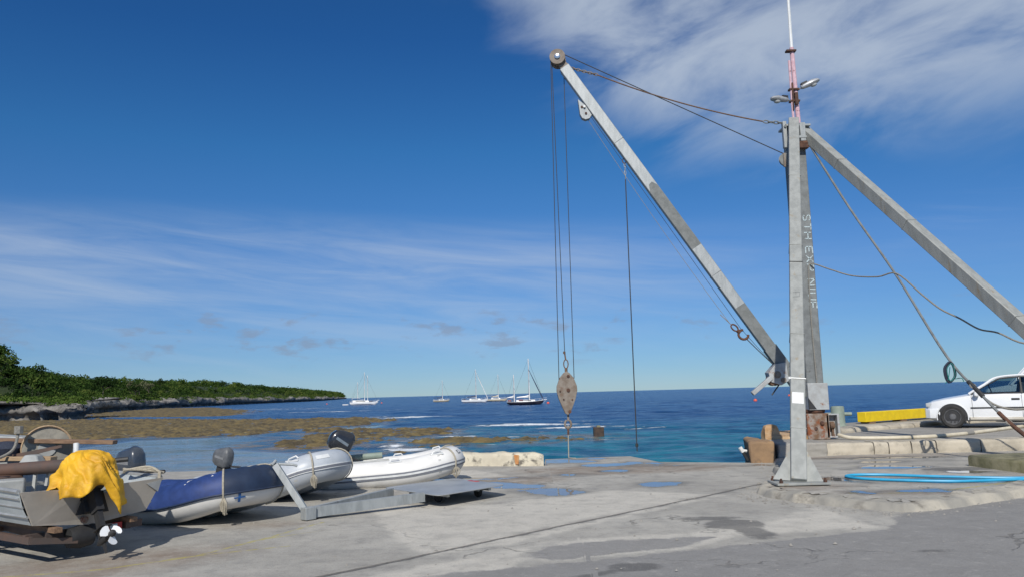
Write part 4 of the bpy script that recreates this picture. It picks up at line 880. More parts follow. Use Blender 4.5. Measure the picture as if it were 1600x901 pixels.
# third stay: rope above, rusty pipe below
SA, SB = Vector((7.2, 18.72, 7.55)), Vector((9.22, 14.12, .34))
st = [SA, Vector((7.75, 17.85, 5.6)), Vector((8.27, 17.0, 3.9)), Vector((8.5, 15.75, 2.12)), Vector((8.68, 15.1, 1.42)), Vector((8.9, 14.6, .85)), SB]
sp_ = smooth_path(st, 6)
m = MB(); m.tube(sp_[:-7], .026, 8); stay = cp(m, 'stay_cable', 'galv_dark')
m = MB(); m.tube(sp_[-9:], .038, 10); cp(m, 'stay_pipe', 'rust', stay)
m = MB(); m.tube(sp_[-15:-11], .042, 8); m.tube(sp_[22:25], .04, 8); cp(m, 'stay_wrapping', 'wire', stay)
m = MB(); m.box((9.25, 14.1, .33), (.4, .3, .03)); m.add([(9.0, 14.0, .32), (9.5, 14.0, .32), (9.3, 14.0, .5), (9.0, 14.2, .32), (9.5, 14.2, .32), (9.3, 14.2, .5)], [(0, 1, 2), (3, 5, 4), (0, 3, 4, 1), (1, 4, 5, 2), (2, 5, 3, 0)]); cp(m, 'anchor_plate', 'rust', stay)
for i in (23, 30): m = MB(); m.tube([sp_[i]+Vector((.05*math.cos(a), .03*math.sin(a), .04*math.sin(a))) for a in [2*math.pi*k/10 for k in range(10)]], .016, 5, closed=True); cp(m, 'lashing', 'rope_grey', stay)
# loose grey cable draped from mast over the stay
cb = smooth_path([(7.06, 18.76, 1.4), (7.04, 18.775, 3.0), (7.06, 18.77, 4.25), (7.14, 18.74, 4.46), (7.42, 18.4, 4.27), (7.75, 18.0, 4.05), (8.05, 17.4, 3.93), (8.27, 16.97, 3.93), (8.52, 16.5, 3.42), (8.75, 16.25, 3.08), (8.98, 16.0, 2.86), (9.2, 15.75, 2.62), (9.42, 15.5, 2.52), (9.75, 15.2, 2.28), (10.4, 14.6, 2.2)], 5)
m = MB(); m.tube(cb, .017, 6); tag(m.build('draped_cable', 'rope_grey'), 'grey cable drooping from the mast across the stay to the right', 'cable')
cb = smooth_path([(8.72, 15.0, 1.3), (8.85, 14.92, 1.17), (9.05, 14.85, 1.09), (9.35, 14.8, 1.08), (9.9, 14.6, 1.2)], 5)
m = MB(); m.tube(cb, .022, 6); tag(m.build('loose_cable', 'rope_grey'), 'short pale cable tied to the stay in front of the car door', 'cable')
# coil of navy rope on the stay
cc_ = sp_[19]
t = thing('rope_coil', 'navy and teal rope coil looped over the slanting stay', 'rope', tuple(cc_))
for k_, (mt, dx, r1, r2) in enumerate((('rope_navy', -.02, .09, .17), ('rope_navy', -.05, .10, .19), ('rope_teal', -.03, .075, .16))):
    m = MB(); m.tube([(dx-.05+r1*math.sin(a), -.03-.015*k_, -.15+r2*math.cos(a)+.02*math.sin(3*a)) for a in [2*math.pi*q_/20 for q_ in range(20)]], .02 if k_ < 2 else .008, 6, closed=True); m.build('strand', mt, t)
m = MB(); m.tube(smooth_path([(-.08, -.04, -.05), (-.14, -.05, -.28), (-.2, -.04, -.36)], 4), .008, 5); m.tube(smooth_path([(.0, -.04, -.28), (.12, -.05, -.27), (.16, -.04, -.34)], 4), .008, 5); m.build('tail', 'rope_teal', t)

# ================================================================== QUAY FURNITURE
bo = thing('mooring_bollard', 'grey green cross shaped mooring bollard at the quay edge', 'bollard', (9.85, 24.7, .36))
m = MB(); m.lathe([(.24, 0), (.22, .04), (.20, .1), (.195, .56), (.18, .6), (.05, .61)], n=20); m.build('post', 'bollard', bo)
m = MB(); m.tube([(-.36, .05, .36), (.40, -.05, .36)], .055, 12); m.build('cross_bar', 'bollard', bo)
yb = thing('wheel_stop_beam', 'bright yellow painted timber beam along the quay edge', 'beam', (11.02, 25.75, .36))
a, b_ = Vector((0, 0, .21)), Vector((4.55, 3.2, .21)); dv = (b_-a).normalized()
m = MB(); m.beam(a, b_, .30, .31); m.build('beam', 'yellow_paint', yb, bevel=.012)
for tt in (.35, 2.2, 4.4):
    m = MB(); m.box(dv*tt+Vector((0, 0, .025)), (.3, .34, .06), Matrix.Rotation(math.atan2(dv.y, dv.x), 3, 'Z')); m.build('chock', 'wood', yb)
hp = smooth_path([(7.45, 18.72, .46), (7.6, 18.45, .41), (8.0, 18.25, .40), (8.6, 18.15, .40), (9.4, 18.3, .40), (10.4, 18.9, .40), (11.3, 19.6, .40), (12.6, 20.7, .40), (14.5, 22.3, .40)], 6)
m = MB(); m.tube(hp, .042, 10); hs_ = m.build('suction_hose', 'hose_cream'); tag(hs_, 'thick cream hose lying along the quay from the crane base', 'hose')
m = MB(); m.tube(hp[31:34], .046, 10); m.build('tape_band', 'rope_grey', hs_)
bl = smooth_path([(8.9, 12.35, .15), (7.55, 12.3, .15), (6.6, 12.75, .15), (5.95, 13.2, .15), (5.5, 13.3, .15), (5.28, 13.1, .15), (5.4, 12.75, .15), (5.8, 12.42, .15), (6.5, 12.1, .15), (7.5, 12.12, .15), (9.0, 12.0, .16)], 8)
# keep the hose on the apron or lying up over the plinth
bl = [Vector((p.x, p.y, .145 if p.x < 8.0 else .145+min(1, (p.x-8.0)/.5)*.2)) for p in bl]
m = MB(); m.tube(bl, .021, 8); tag(m.build('garden_hose', 'hose_blue'), 'bright blue hose lying in a long loop on the crane apron', 'hose')

# ---- white car
def make_car():
    ax = Vector((-.87, .5, 0)).normalized(); rz = math.atan2(ax.y, ax.x)
    fwx = Vector((11.92, 22.05, 0)); c = fwx-ax*1.27+Vector((-ax.y, ax.x, 0))*-.0
    # the near side (towards the camera) is the car's left: local +y
    left = Vector((-ax.y, ax.x, 0)); ysgn = 1 if left.y < 0 else -1
    c = c - left*ysgn*.72
    t = thing('parked_car', 'white four door sedan parked on the quay, nose against the yellow beam', 'car', (c.x, c.y, .365), (0, 0, rz))
    m = MB(); rings = []
    st = [(2.07, .60, .30, .56, .62), (2.03, .70, .24, .62, .68), (1.88, .78, .2, .70, .735), (1.5, .82, .19, .76, .80), (1.0, .83, .18, .83, .875), (.72, .83, .18, .88, .925), (.3, .835, .18, .89, .90), (-.6, .835, .18, .91, .92), (-1.2, .83, .18, .92, .94), (-1.55, .82, .2, .92, .965), (-1.9, .79, .24, .9, .95), (-2.1, .72, .32, .82, .90)]
    for x, hw, zb, zs, zt in st:
        x = x if x < 1.27 else 1.27+(x-1.27)*.76
        half = [(0, zb), (hw*.8, zb), (hw*.97, zb+.10), (hw, zb+.28), (hw*.995, zs-.12), (hw*.95, zs), (hw*.78, zs+(zt-zs)*.75), (0, zt)]
        ring = [(x, y, z) for y, z in half] + [(x, -y, z) for y, z in half[-2:0:-1]]
        rings.append(ring)
    m.loft(rings); body = m.build('body', 'car_white', t, smooth=45)
    for s in (1, -1):   # dirt band / sill, rub strip
        m = MB(); m.box((-.02, s*.805, .255), (1.75, .06, .07)); m.build('sill', 'car_dirt', t, bevel=.01)
        m = MB(); m.box((-.15, s*.838, .535), (1.95, .014, .035)); m.build('rub_strip', 'car_trim', t)
        for x in (1.27, -1.18):
            m = MB(); n_ = 18; pts = [(x+.365*math.cos(a), s*.832, .29+.365*math.sin(a)) for a in np.linspace(-.25, math.pi+.25, n_)]
            m.extrude(pts, (0, s*.008, 0)); m.build('wheel_arch', 'black', t, smooth=0)
            m = MB(); m.tube([(x+.375*math.cos(a), s*.835, .29+.375*math.sin(a)) for a in np.linspace(-.2, math.pi+.2, 20)], .016, 6); m.build('arch_lip', 'car_white', t)
            m = MB(); m.lathe([(.19, -.09), (.27, -.1), (.30, -.07), (.305, 0), (.30, .07), (.27, .1), (.19, .09)], (x, s*.765, .30), (0, s, 0), 32, caps=False); wh = m.build('wheel', 'rubber', t, smooth=40)
            m = MB(); m.lathe([(.2, .02), (.205, .092), (.19, .092), (.17, .06), (.10, .065), (.07, .095), (.03, .1)], (x, s*.765, .30), (0, s, 0), 28); rim = m.build('rim', 'steel_wheel', wh)
            for k in range(10):
                a = k*math.pi/5; m = MB(); m.lathe([(.02, 0), (.02, .012)], (x+.14*math.cos(a), s*(.765+.06), .30+.14*math.sin(a)), (0, s, 0), 8); m.build('slot', 'black', wh, smooth=0)
            m = MB(); m.box((x-.36, s*.76, .2), (.025, .16, .20), Matrix.Rotation(.25, 3, 'Y')); m.build('mud_flap', 'car_trim', t)
        # lamps, handles, mirror
        m = MB(); m.box((1.795, s*.60, .62), (.17, .24, .115), Matrix.Rotation(s*-.25, 3, 'Z')); m.build('headlight', 'lamp_lens', t, bevel=.02)
        m = MB(); m.box((-2.03, s*.6, .76), (.12, .26, .14)); m.build('tail_light', 'red_paint', t, bevel=.02)
        for x in (-.22, -1.0): m = MB(); m.box((x, s*.836, .755), (.19, .02, .05)); m.build('door_handle', 'car_trim', t, bevel=.01)
        for x in (.78, -.36, -1.05):
            m = MB(); m.box((x, s*.8345, .58), (.006, .006, .6)); m.build('door_gap', 'car_trim', t)
        m = MB(); m.lathe([(.045, -.09), (.07, -.05), (.07, .05), (.045, .09)], (.66, s*.90, .90), (0, 1, 0), 10); m.build('mirror', 'car_white', t)
    m = MB(); rings = []
    for x, hw in ((1.945, .52), (1.915, .70), (1.81, .80), (1.56, .835)):
        rings.append([(x, y, z) for y, z in ((-hw, .26), (-hw-.012, .40), (-hw, .52), (hw, .52), (hw+.012, .40), (hw, .26))])
    m.loft(rings); m.build('bumper', 'car_white', t, bevel=.015)
    m = MB(); m.box((1.895, 0, .60), (.05, .7, .09)); m.build('grille', 'black', t)
    # cabin
    A0, A1, C1, C0, Bp = .80, .12, -1.02, -1.60, -.36
    zr, zb = 1.37, .90; yr, ybw = .58, .79
    m = MB(); rings = []
    for x, z, hw in ((.16, 1.325, .55), (.0, 1.36, .585), (-.4, 1.385, .60), (-.8, 1.375, .60), (-1.05, 1.34, .57)):
        rings.append([(x, -hw, z-.035), (x, -hw*.9, z), (x, 0, z+.025), (x, hw*.9, z), (x, hw, z-.035), (x, hw*.85, z-.05), (x, 0, z-.03), (x, -hw*.85, z-.05)])
    m.loft(rings); m.build('roof', 'car_white', t, smooth=60)
    for s in (1, -1):
        m = MB(); m.tube(smooth_path([(.84, s*.745, .90), (.46, s*.68, 1.14), (.15, s*.585, 1.325), (-.4, s*.60, 1.375), (-.9, s*.60, 1.355), (-1.07, s*.58, 1.315), (-1.6, s*.73, .94)], 5), .032, 6); m.build('roof_rail', 'car_white', t)
        m = MB(); m.tube([(.78, s*.765, .905), (.10, s*.605, 1.295), (-.36, s*.625, 1.335), (-.98, s*.615, 1.305), (-1.5, s*.76, .93), (-.3, s*.80, .915)], .018, 5, closed=True); m.build('window_frame', 'car_trim', t)
        m = MB(); m.beam((-.38, s*.80, .90), (-.37, s*.615, 1.34), .07, .03, (1, 0, 0)); m.build('door_pillar', 'car_trim', t)
        m = MB(); m.add([(.76, s*.765, .905), (.10, s*.605, 1.295), (-.34, s*.622, 1.335), (-.34, s*.79, .91)], [(0, 1, 2, 3)]); m.build('side_window', 'car_glass', t, smooth=0)
        m = MB(); m.add([(-.42, s*.79, .91), (-.40, s*.622, 1.335), (-.97, s*.612, 1.305), (-1.46, s*.755, .93)], [(0, 1, 2, 3)]); m.build('side_window', 'car_glass', t, smooth=0)
    m = MB(); m.add([(.86, -.70, .91), (.86, .70, .91), (.16, .56, 1.32), (.16, -.56, 1.32)], [(0, 1, 2, 3)]); m.build('windscreen', 'car_glass', t, smooth=0)
    m = MB(); m.add([(-1.62, -.68, .95), (-1.62, .68, .95), (-1.06, .55, 1.32), (-1.06, -.55, 1.32)], [(0, 1, 2, 3)]); m.build('rear_window', 'car_glass', t, smooth=0)
    for y in (.36, -.36):
        m = MB(); m.box((-.38, y, .98), (.14, .44, .42), Matrix.Rotation(-.2, 3, 'Y')); m.box((-.44, y, 1.24), (.09, .24, .16)); m.build('seat', 'car_seat', t, bevel=.03)
    m = MB(); m.box((.62, 0, .9), (.34, 1.2, .10)); m.build('dashboard', 'car_seat', t, bevel=.02)
    m = MB(); m.tube([(.32+.05*math.cos(a), .36+.17*math.sin(a), 1.0+.16*math.cos(a)) for a in [2*math.pi*k/16 for k in range(16)]], .015, 5, closed=True); m.build('steering_wheel', 'car_trim', t)
make_car()
# ---- taller vehicle parked behind: only its windscreen pillar shows above the sedan's roof
vn = thing('parked_van', 'taller pale vehicle just showing above the sedan roof at the right edge', 'van', (16.75, 24.4, .365), (0, 0, math.atan2(.5, -.87)))
m = MB(); rings = []
for x, hw, z0, z1 in ((2.2, .70, .4, .85), (2.1, .8, .3, 1.0), (1.5, .84, .28, 1.1), (1.45, .84, .28, 1.12), (-2.2, .84, .28, 1.12), (-2.3, .8, .4, 1.1)): rings.append([(x, -hw*.9, z0), (x, -hw, z0+.2), (x, -hw*.97, z1), (x, hw*.97, z1), (x, hw, z0+.2), (x, hw*.9, z0)])
m.loft(rings); m.build('body', 'car_white', vn, bevel=.03)
m = MB(); m.loft([[(.75, -.66, 1.9), (.75, .66, 1.9), (.6, .62, 1.96), (.6, -.62, 1.96)], [(-2.15, -.7, 1.92), (-2.15, .7, 1.92), (-2.15, .66, 1.99), (-2.15, -.66, 1.99)]]); m.build('roof', 'car_white', vn)
for s in (1, -1):
    m = MB(); m.beam((1.48, s*.8, 1.1), (.72, s*.66, 1.93), .07, .06); m.build('windscreen_pillar', 'car_white', vn)
    for x in (.0, -1.1, -2.15): m = MB(); m.beam((x, s*.81, 1.1), (x, s*.68, 1.93), .09, .05); m.build('pillar', 'car_white', vn)
    m = MB(); m.add([(1.4, s*.79, 1.12), (.7, s*.665, 1.9), (-2.1, s*.675, 1.9), (-2.1, s*.80, 1.12)], [(0, 1, 2, 3)]); m.build('side_window', 'car_glass', vn, smooth=0)
    for x in (1.4, -1.4):
        m = MB(); m.lathe([(.18, -.1), (.3, -.1), (.33, 0), (.3, .1), (.18, .1)], (x, s*.76, .33), (0, s, 0), 24); wh = m.build('wheel', 'rubber', vn); m = MB(); m.lathe([(.19, .05), (.1, .09), (.02, .09)], (x, s*.76, .33), (0, s, 0), 18); m.build('rim', 'steel_wheel', wh)
m = MB(); m.add([(1.5, -.72, 1.12), (1.5, .72, 1.12), (.74, .6, 1.9), (.74, -.6, 1.9)], [(0, 1, 2, 3)]); m.build('windscreen', 'car_glass', vn, smooth=0)

# ================================================================== BOATS ON THE WHARF
def outboard(parent, base, tilt, scale, cowl_mat, yaw=0., tiller=True, prop_mat='black', fins=True):
    """local frame: +x forward, motor hangs aft (-x) of base (top of transom); tilt swings the leg up behind"""
    Mx = Matrix.Translation(Vector(base)) @ Matrix.Rotation(yaw, 4, 'Z') @ Matrix.Rotation(tilt, 4, 'Y') @ Matrix.Scale(scale, 4)
    def put(m, nm, mat, par, **k):
        m.v = [tuple(Mx @ Vector(v)) for v in m.v]; return m.build(nm, mat, par, **k)
    m = MB(); rings = []
    for z, lx, ly, cx_ in ((.06, .17, .10, -.16), (.12, .22, .135, -.17), (.24, .235, .145, -.18), (.36, .225, .14, -.19), (.44, .18, .115, -.20), (.475, .10, .07, -.20)):
        rings.append([(cx_+lx*math.copysign(abs(math.cos(a))**.42, math.cos(a)), ly*math.copysign(abs(math.sin(a))**.45, math.sin(a)), z+(.05*(math.cos(a)) if z > .3 else 0)) for a in [2*math.pi*k/18 for k in range(18)]])
    m.loft(rings); mo = put(m, 'outboard_motor', cowl_mat, parent, smooth=50)
    m = MB()
    for s in (1, -1): m.box((-.18, s*.141, .27), (.26, .012, .05)); 
    m.box((-.36, 0, .36), (.05, .1, .05)); put(m, 'cowl_trim', 'chrome' if fins else 'black', mo)
    m = MB(); m.loft([[(x, y, z) for x, y in ((-.26, -.05), (-.06, -.05), (-.06, .05), (-.26, .05))] for z in (.08, -.25)]); m.loft([[(x, y, z) for x, y in ((-.23, -.035), (-.09, -.025), (-.09, .025), (-.23, .035))] for z in (-.25, -.62)])
    m.box((-.2, 0, -.5), (.26, .15, .015)); m.lathe([(.02, -.16), (.045, -.08), (.045, .1), (.02, .18)], (-.17, 0, -.66), (-1, 0, 0), 12); m.extrude([(-.1, -.008, -.68), (-.2, -.008, -.68), (-.19, -.008, -.84), (-.15, -.008, -.84)], (0, .016, 0))
    put(m, 'leg', 'black', mo)
    m = MB(); m.box((-.02, 0, -.05), (.07, .2, .28)); m.box((.05, 0, .03), (.08, .22, .05)); put(m, 'clamp', 'black', mo)
    m = MB(); m.lathe([(.032, 0), (.045, .03), (.045, .1), (.02, .14)], (-.33, 0, -.66), (-1, 0, 0), 12); put(m, 'propeller_hub', 'black', mo)
    for k in range(3):
        m = MB(); a0 = k*2*math.pi/3+.5; pts = []; bl_ = []
        for i in range(12):
            a = 2*math.pi*i/12; rr_ = .088+.062*math.cos(a); ww = .074*math.sin(a)*(1.1 if math.cos(a) > 0 else .8)
            ang = a0; rad = Vector((0, math.cos(ang), math.sin(ang))); tan = Vector((-.35, -math.sin(ang), math.cos(ang))).normalized()
            bl_.append(Vector((-.385, 0, -.66))+rad*rr_+tan*ww)
        m.extrude(bl_, (.008, 0, 0)); put(m, 'propeller_blade', prop_mat, mo, smooth=30)
    if tiller:
        m = MB(); m.tube([(.02, .05, .1), (.3, .07, .16), (.5, .08, .17)], [.022, .022, .028], 8); put(m, 'tiller', 'black', mo)
    return mo
def tube_path(Lh, hw, r, rise, nb=7):
    P = [(-Lh*.5, hw, r), (-Lh*.2, hw, r), (Lh*.10, hw, r+.01), (Lh*.28, hw*.96, r+rise*.4), (Lh*.42, hw*.76, r+rise*.85), (Lh*.485, hw*.38, r+rise*.98), (Lh*.5, 0, r+rise)]
    P = P + [(x, -y, z) for x, y, z in P[-2::-1]]
    return smooth_path(P, 4)
def dinghy(label, loc, rz, Lh, hw, r, rise, pit, mat, stripe, cowl, mtilt, mscale, name='inflatable_dinghy', cover=None, group='inflatable dinghies drawn up on the wharf', myaw=0., mz=.06, hullmat='pvc_grey', roll_=0., marks=(), oar=False):
    t = thing(name, label, 'dinghy', loc, (roll_, -pit, rz), group)
    P = tube_path(Lh, hw, r, rise); n = len(P)
    rad = [r]*n
    m = MB(); m.tube(P, rad, 20); 
    m.lathe([(r, 0), (r*.8, .12), (r*.35, .24), (.02, .27)], P[0], (-1, 0, 0), 20); m.lathe([(r, 0), (r*.8, .12), (r*.35, .24), (.02, .27)], P[-1], (-1, 0, 0), 20)
    tb = m.build('buoyancy_tube', mat, t, smooth=60)
    # outward directions along the path for strakes
    def outd(i):
        tt = (P[min(i+1, n-1)]-P[max(i-1, 0)]); tt.z = 0; tt.normalize(); o = Vector((tt.y, -tt.x, 0))
        return o if o.dot(Vector((P[i].x+.2*Lh, P[i].y, 0))) > 0 else -o
    def band(z_ang, th_, mt, nm, rr_=1.004):
        m = MB(); a_, b_ = [], []
        ring = []
        for i in range(n):
            o = outd(i); rg_ = []
            for k in range(4):
                an = z_ang+th_*(k/3-.5); rg_.append(P[i]+(o*math.cos(an)+Vector((0, 0, 1))*math.sin(an))*r*rr_)
            for k in range(3, -1, -1):
                an = z_ang+th_*(k/3-.5); rg_.append(P[i]+(o*math.cos(an)+Vector((0, 0, 1))*math.sin(an))*(r*rr_+.012))
            ring.append(rg_)
        m.loft(ring); return m.build(nm, mt, tb, smooth=40)
    for za, th_, mt, nm in stripe: band(za, th_, mt, nm)
    for f0, f1, za, th_, mt, nm, lift in marks:
        m = MB(); ring = []
        for q_ in np.linspace(f0, f1, 7):
            fi = q_*(n-1); i0 = int(fi); c = P[i0].lerp(P[min(i0+1, n-1)], fi-i0); o = outd(i0).lerp(outd(min(i0+1, n-1)), fi-i0).normalized()
            ring.append([c+(o*math.cos(an)+Vector((0, 0, 1))*math.sin(an))*(r*1.004+lift) for an in np.linspace(za-th_/2, za+th_/2, 6)])
        m.loft(ring, caps=False, closed=False); m.build(nm, mt, tb, smooth=50)
    if oar:
        m = MB(); m.tube([(-Lh*.47, -hw*.9, r*2.02), (-Lh*.12, -hw*.92, r*2.03)], .022, 8); m.tube([(-Lh*.12, -hw*.92, r*2.03), (-Lh*.02, -hw*.92, r*2.02)], .03, 8); m.build('oar', 'plastic_grey', t)
        m = MB(); m.tube([(-Lh*.5, hw*.8, r*2.15), (-Lh*.1, hw*.85, r*2.2)], .055, 12); m.build('rolled_cushion', 'bollard', t)
    if cover:
        m = MB(); ring = []
        for i in range(n):
            o = outd(i); rg_ = []
            fl = .02*math.sin(i*1.7)
            for k in range(12):
                an = -.12+ (math.pi*.98)*k/11; rg_.append(P[i]+(o*math.cos(an)+Vector((0, 0, 1))*math.sin(an))*(r*1.035+fl*.3))
            ring.append(rg_)
        ns = 24
        m.loft(ring[:n-0], caps=False, closed=False); cv = m.build('blue_tube_cover', cover, t, smooth=50)
        # darker bow section of the cover
        m = MB(); m.loft([[p+(p-P[i])*.012 for p in ring[i]] for i in range(int(n*.34), int(n*.66))], caps=False, closed=False); m.build('bow_cover', 'blue_dark', cv, smooth=50)
        m = MB(); ring = []
        for i in range(n):
            o = outd(i); ring.append(P[i]+(o*math.cos(-.14)+Vector((0, 0, 1))*math.sin(-.14))*r*1.05)
        m.tube(ring, .016, 6); m.build('rubbing_strake', 'blue_dark', cv)
    # V hull between the tubes
    m = MB(); rings = []
    for i, (x, w_, zk, zc) in enumerate(((-Lh*.46, hw*.92, .02, .10), (-Lh*.1, hw*.92, .0, .11), (Lh*.18, hw*.86, .02, .16), (Lh*.32, hw*.62, .10, .26), (Lh*.42, hw*.34, .26, .36), (Lh*.465, .04, .40, r+rise*.9-.08))):
        rings.append([(x, w_, zc+.12), (x, w_, zc), (x, w_*.5, (zk+zc)*.45), (x, 0, zk), (x, -w_*.5, (zk+zc)*.45), (x, -w_, zc), (x, -w_, zc+.12), (x, 0, zc+.1)])
    m.loft(rings); m.build('hull', hullmat, t, smooth=50)
    m = MB(); m.box((-Lh*.43, 0, r+.06), (.035, hw*2-r*1.6, .36)); m.build('transom', 'plastic_white', t, bevel=.008)
    m = MB(); m.box((-Lh*.08, 0, r*1.55), (.22, hw*2-r*.6, .03)); m.build('thwart', 'plastic_white', t, bevel=.008)
    # grab ropes and fittings
    for i in (() if cover else (int(n*.16), int(n*.30))):
        for ii in (i, n-1-i):
            o = outd(ii); c = P[ii]+(o*.45+Vector((0, 0, .9))).normalized()*r; tt = (P[ii+1]-P[ii]).normalized()
            m = MB(); m.tube([c-tt*.1, c-tt*.06+Vector((0, 0, .05)), c+tt*.06+Vector((0, 0, .05)), c+tt*.1], .014, 6); m.box(c+Vector((0, 0, .0)), (.24, .06, .02)); m.build('grab_handle', 'plastic_white', tb)
    i = int(n*.40); o = outd(i)
    for ii in (int(n*.40), ):
        o = outd(ii); m = MB()
        m.tube([P[ii]+(o*math.cos(a)+Vector((0, 0, 1))*math.sin(a))*(r*1.06+.005) for a in np.linspace(2.0, -1.5, 14)], .012, 6); m.build('lashing_rope', 'rope_pale', t)
    ii = n-1-int(n*.36); o = outd(ii); m = MB()
    m.tube([P[ii]+(o*math.cos(a)+Vector((0, 0, 1))*math.sin(a))*(r*1.06+.006) for a in np.linspace(2.0, -.9, 12)] + [P[ii]+o*r*.75+Vector((.05, 0, -r*1.15))], .014, 6)
    for k in range(6): m.tube(smooth_path([P[ii]+o*(r*.98)+Vector((.01, 0, -r*.3)), P[ii]+o*(r*1.02+.012*(k % 3))+Vector((.022*k-.05, 0, -r*.62)), P[ii]+o*(r*.96)+Vector((.013*k-.03, .01*(k % 2), -r*(1.0+.06*(k % 4))))], 4), .008, 5)
    m.build('painter_rope', 'rope_pale', t)
    outboard(t, (-Lh*.43-.02, 0, r+.24+mz), mtilt, mscale, cowl, myaw)
    return t
S2 = [(.06, .09, 'stripe_mid', 'rubbing_strake'), (-.08, .14, 'plastic_white', 'white_strake'), (-.22, .09, 'stripe_mid', 'rubbing_strake')]
S1 = [(.12, .07, 'plastic_white', 'white_strake'), (.01, .12, 'stripe_mid', 'rubbing_strake'), (-.09, .05, 'plastic_white', 'white_strake')]
# camera sees the starboard side (towards -y) of each boat, bow to the right (+x)
dinghy('white inflatable dinghy with twin grey stripes beside the trolley, farthest right of three', (-2.30, 15.25, -.02), R_(6), 2.2, .53, .24, .13, R_(2.6), 'pvc_white', S2, 'black_gloss', R_(38), 1.0, myaw=.3, oar=True, marks=[(.575, .605, .75, .34, 'rope_navy', 'maker_mark', .002), (.581, .599, .75, .22, 'plastic_white', 'maker_mark_centre', .004), (.30, .31, -.3, 1.6, 'pvc_seam', 'seam', .001), (.70, .71, .2, 2.2, 'pvc_seam', 'seam', .001)])
dinghy('plain grey inflatable dinghy with thin white line, between the blue and white ones', (-4.02, 13.55, -.02), R_(-22), 2.25, .53, .245, .22, R_(4.6), 'pvc_grey', S1, 'motor_mid', R_(20), .74, mz=.04, marks=[(.69, .70, .2, 2.2, 'pvc_seam', 'seam', .001), (.57, .63, .75, .30, 'plastic_white', 'bow_patch', .003)])
dinghy('blue covered inflatable dinghy with white lower tube next to the aluminium boat', (-4.62, 11.5, -.02), R_(-27), 2.45, .55, .25, .18, R_(2.8), 'pvc_white', [], 'motor_grey', R_(6), .95, cover='blue_cover', hullmat='hull_white', marks=[(.60, .608, -.45, .5, 'blue_tape', 'tape_mark', .003), (.585, .62, -.42, .08, 'blue_tape', 'tape_mark', .0045)])

# ---- aluminium skiff on its trailer
SK_ = thing('aluminium_skiff', 'worn grey aluminium skiff on a trailer with outboard at lower left', 'boat', (-4.60, 8.82, 0), (0, 0, math.atan2(.58, -.81)))
def st_(x): # half beam, gunwale z, chine half, chine z, keel z
    k = max(0, (x-1.6)/2.4); return .76*(1-k**2.2*.98), .75+.14*k**1.5+.02*x, .60*(1-k**1.8), .40+.28*k**1.6, .33+.40*k**2.4
outer = []; inner_ = []
xs_ = [0, .5, 1.1, 1.7, 2.3, 2.9, 3.4, 3.75, 3.95]
m = MB(); rings = []
for x in xs_:
    b_, g, c_, cz, kz = st_(x); rk = -.06*(1 if x == 0 else 0)
    rings.append([(x-.07*(x == 0), b_, g), (x-.035*(x == 0), b_*.5+c_*.5+.02, (g+cz)/2), (x, c_, cz), (x, 0, kz), (x, -c_, cz), (x-.035*(x == 0), -(b_*.5+c_*.5+.02), (g+cz)/2), (x-.07*(x == 0), -b_, g),
                  (x, -b_+.03, g-.005), (x, -c_+.03, cz+.03), (x, 0, kz+.06), (x, c_-.03, cz+.03), (x, b_-.03, g-.005)])
m.loft(rings, caps=False); hull = m.build('hull', 'alu_side', SK_, smooth=30)
m = MB(); b_, g, c_, cz, kz = st_(0)
tr = [(-.075, b_, g), (-.005, c_, cz), (-.0, 0, kz), (-.005, -c_, cz), (-.075, -b_, g), (-.07, -.26, g-.02), (-.06, -.2, g-.10), (-.06, .2, g-.10), (-.07, .26, g-.02)]
m.extrude(tr, (-.03, 0, 0)); tr_ = m.build('transom', 'alu_paint', SK_, smooth=0)
for s in (1, -1):
    for zz in (.25, .55, .8):   # pressed strakes along the topsides
        m = MB(); pts = []
        for x in np.linspace(.0, 3.3, 9): b_, g, c_, cz, kz = st_(x); y = c_+(b_-c_)*zz+.012; pts.append((x-.03, s*y, cz+(g-cz)*zz))
        m.tube(pts, .016, 6); m.build('side_rib', 'alu', hull)
    m = MB(); pts = [(x-.05, s*st_(x)[0], st_(x)[1]+.005) for x in np.linspace(0, 3.9, 12)]; m.tube(pts, .024, 6); m.build('gunwale', 'alu', hull)
m = MB(); m.extrude([(-.105, -.56, .70), (-.105, -.74, .73), (-.105, -.70, .60)], (.05, 0, 0)); m.build('corner_knee', 'alu', hull)
m = MB(); m.box((.9, 0, .62), (.3, 1.3, .04)); m.build('thwart', 'alu', SK_); m = MB(); m.box((2.1, 0, .64), (.3, 1.2, .04)); m.build('thwart', 'alu', SK_)
m = MB(); m.add([(0, .56, .46), (3., .42, .5), (3., -.42, .5), (0, -.56, .46)], [(0, 1, 2, 3)]); m.build('floor', 'alu', SK_, smooth=0)
m = MB(); m.extrude([(-.112, .13, .68), (-.112, .22, .46), (-.112, -.12, .46), (-.112, -.05, .68)], (-.03, 0, 0)); m.build('motor_pad', 'black', tr_)
m = MB(); m.lathe([(.04, 0), (.04, .02), (.025, .025), (.025, .03)], (-.055, .1, .395), (-1, 0, 0), 14); m.build('drain_plug', 'rusty', tr_)
mo = outboard(SK_, (-.10, .08, .60), R_(27), .76, 'black', .0, tiller=False, prop_mat='white_prop', fins=False)
# tied rope on the starboard quarter
m = MB()
for k in range(3): m.tube(smooth_path([(-.05, -.80+.02*k, .80), (.1, -.70, .83+.02*k), (.35, -.60, .84), (.5, -.62, .80+.02*k)], 5), .016, 6)
m.tube([(-.06, -.74, .74), (-.06, -.74, .82)], .02, 6); m.build('stern_rope', 'rope_pale', SK_)
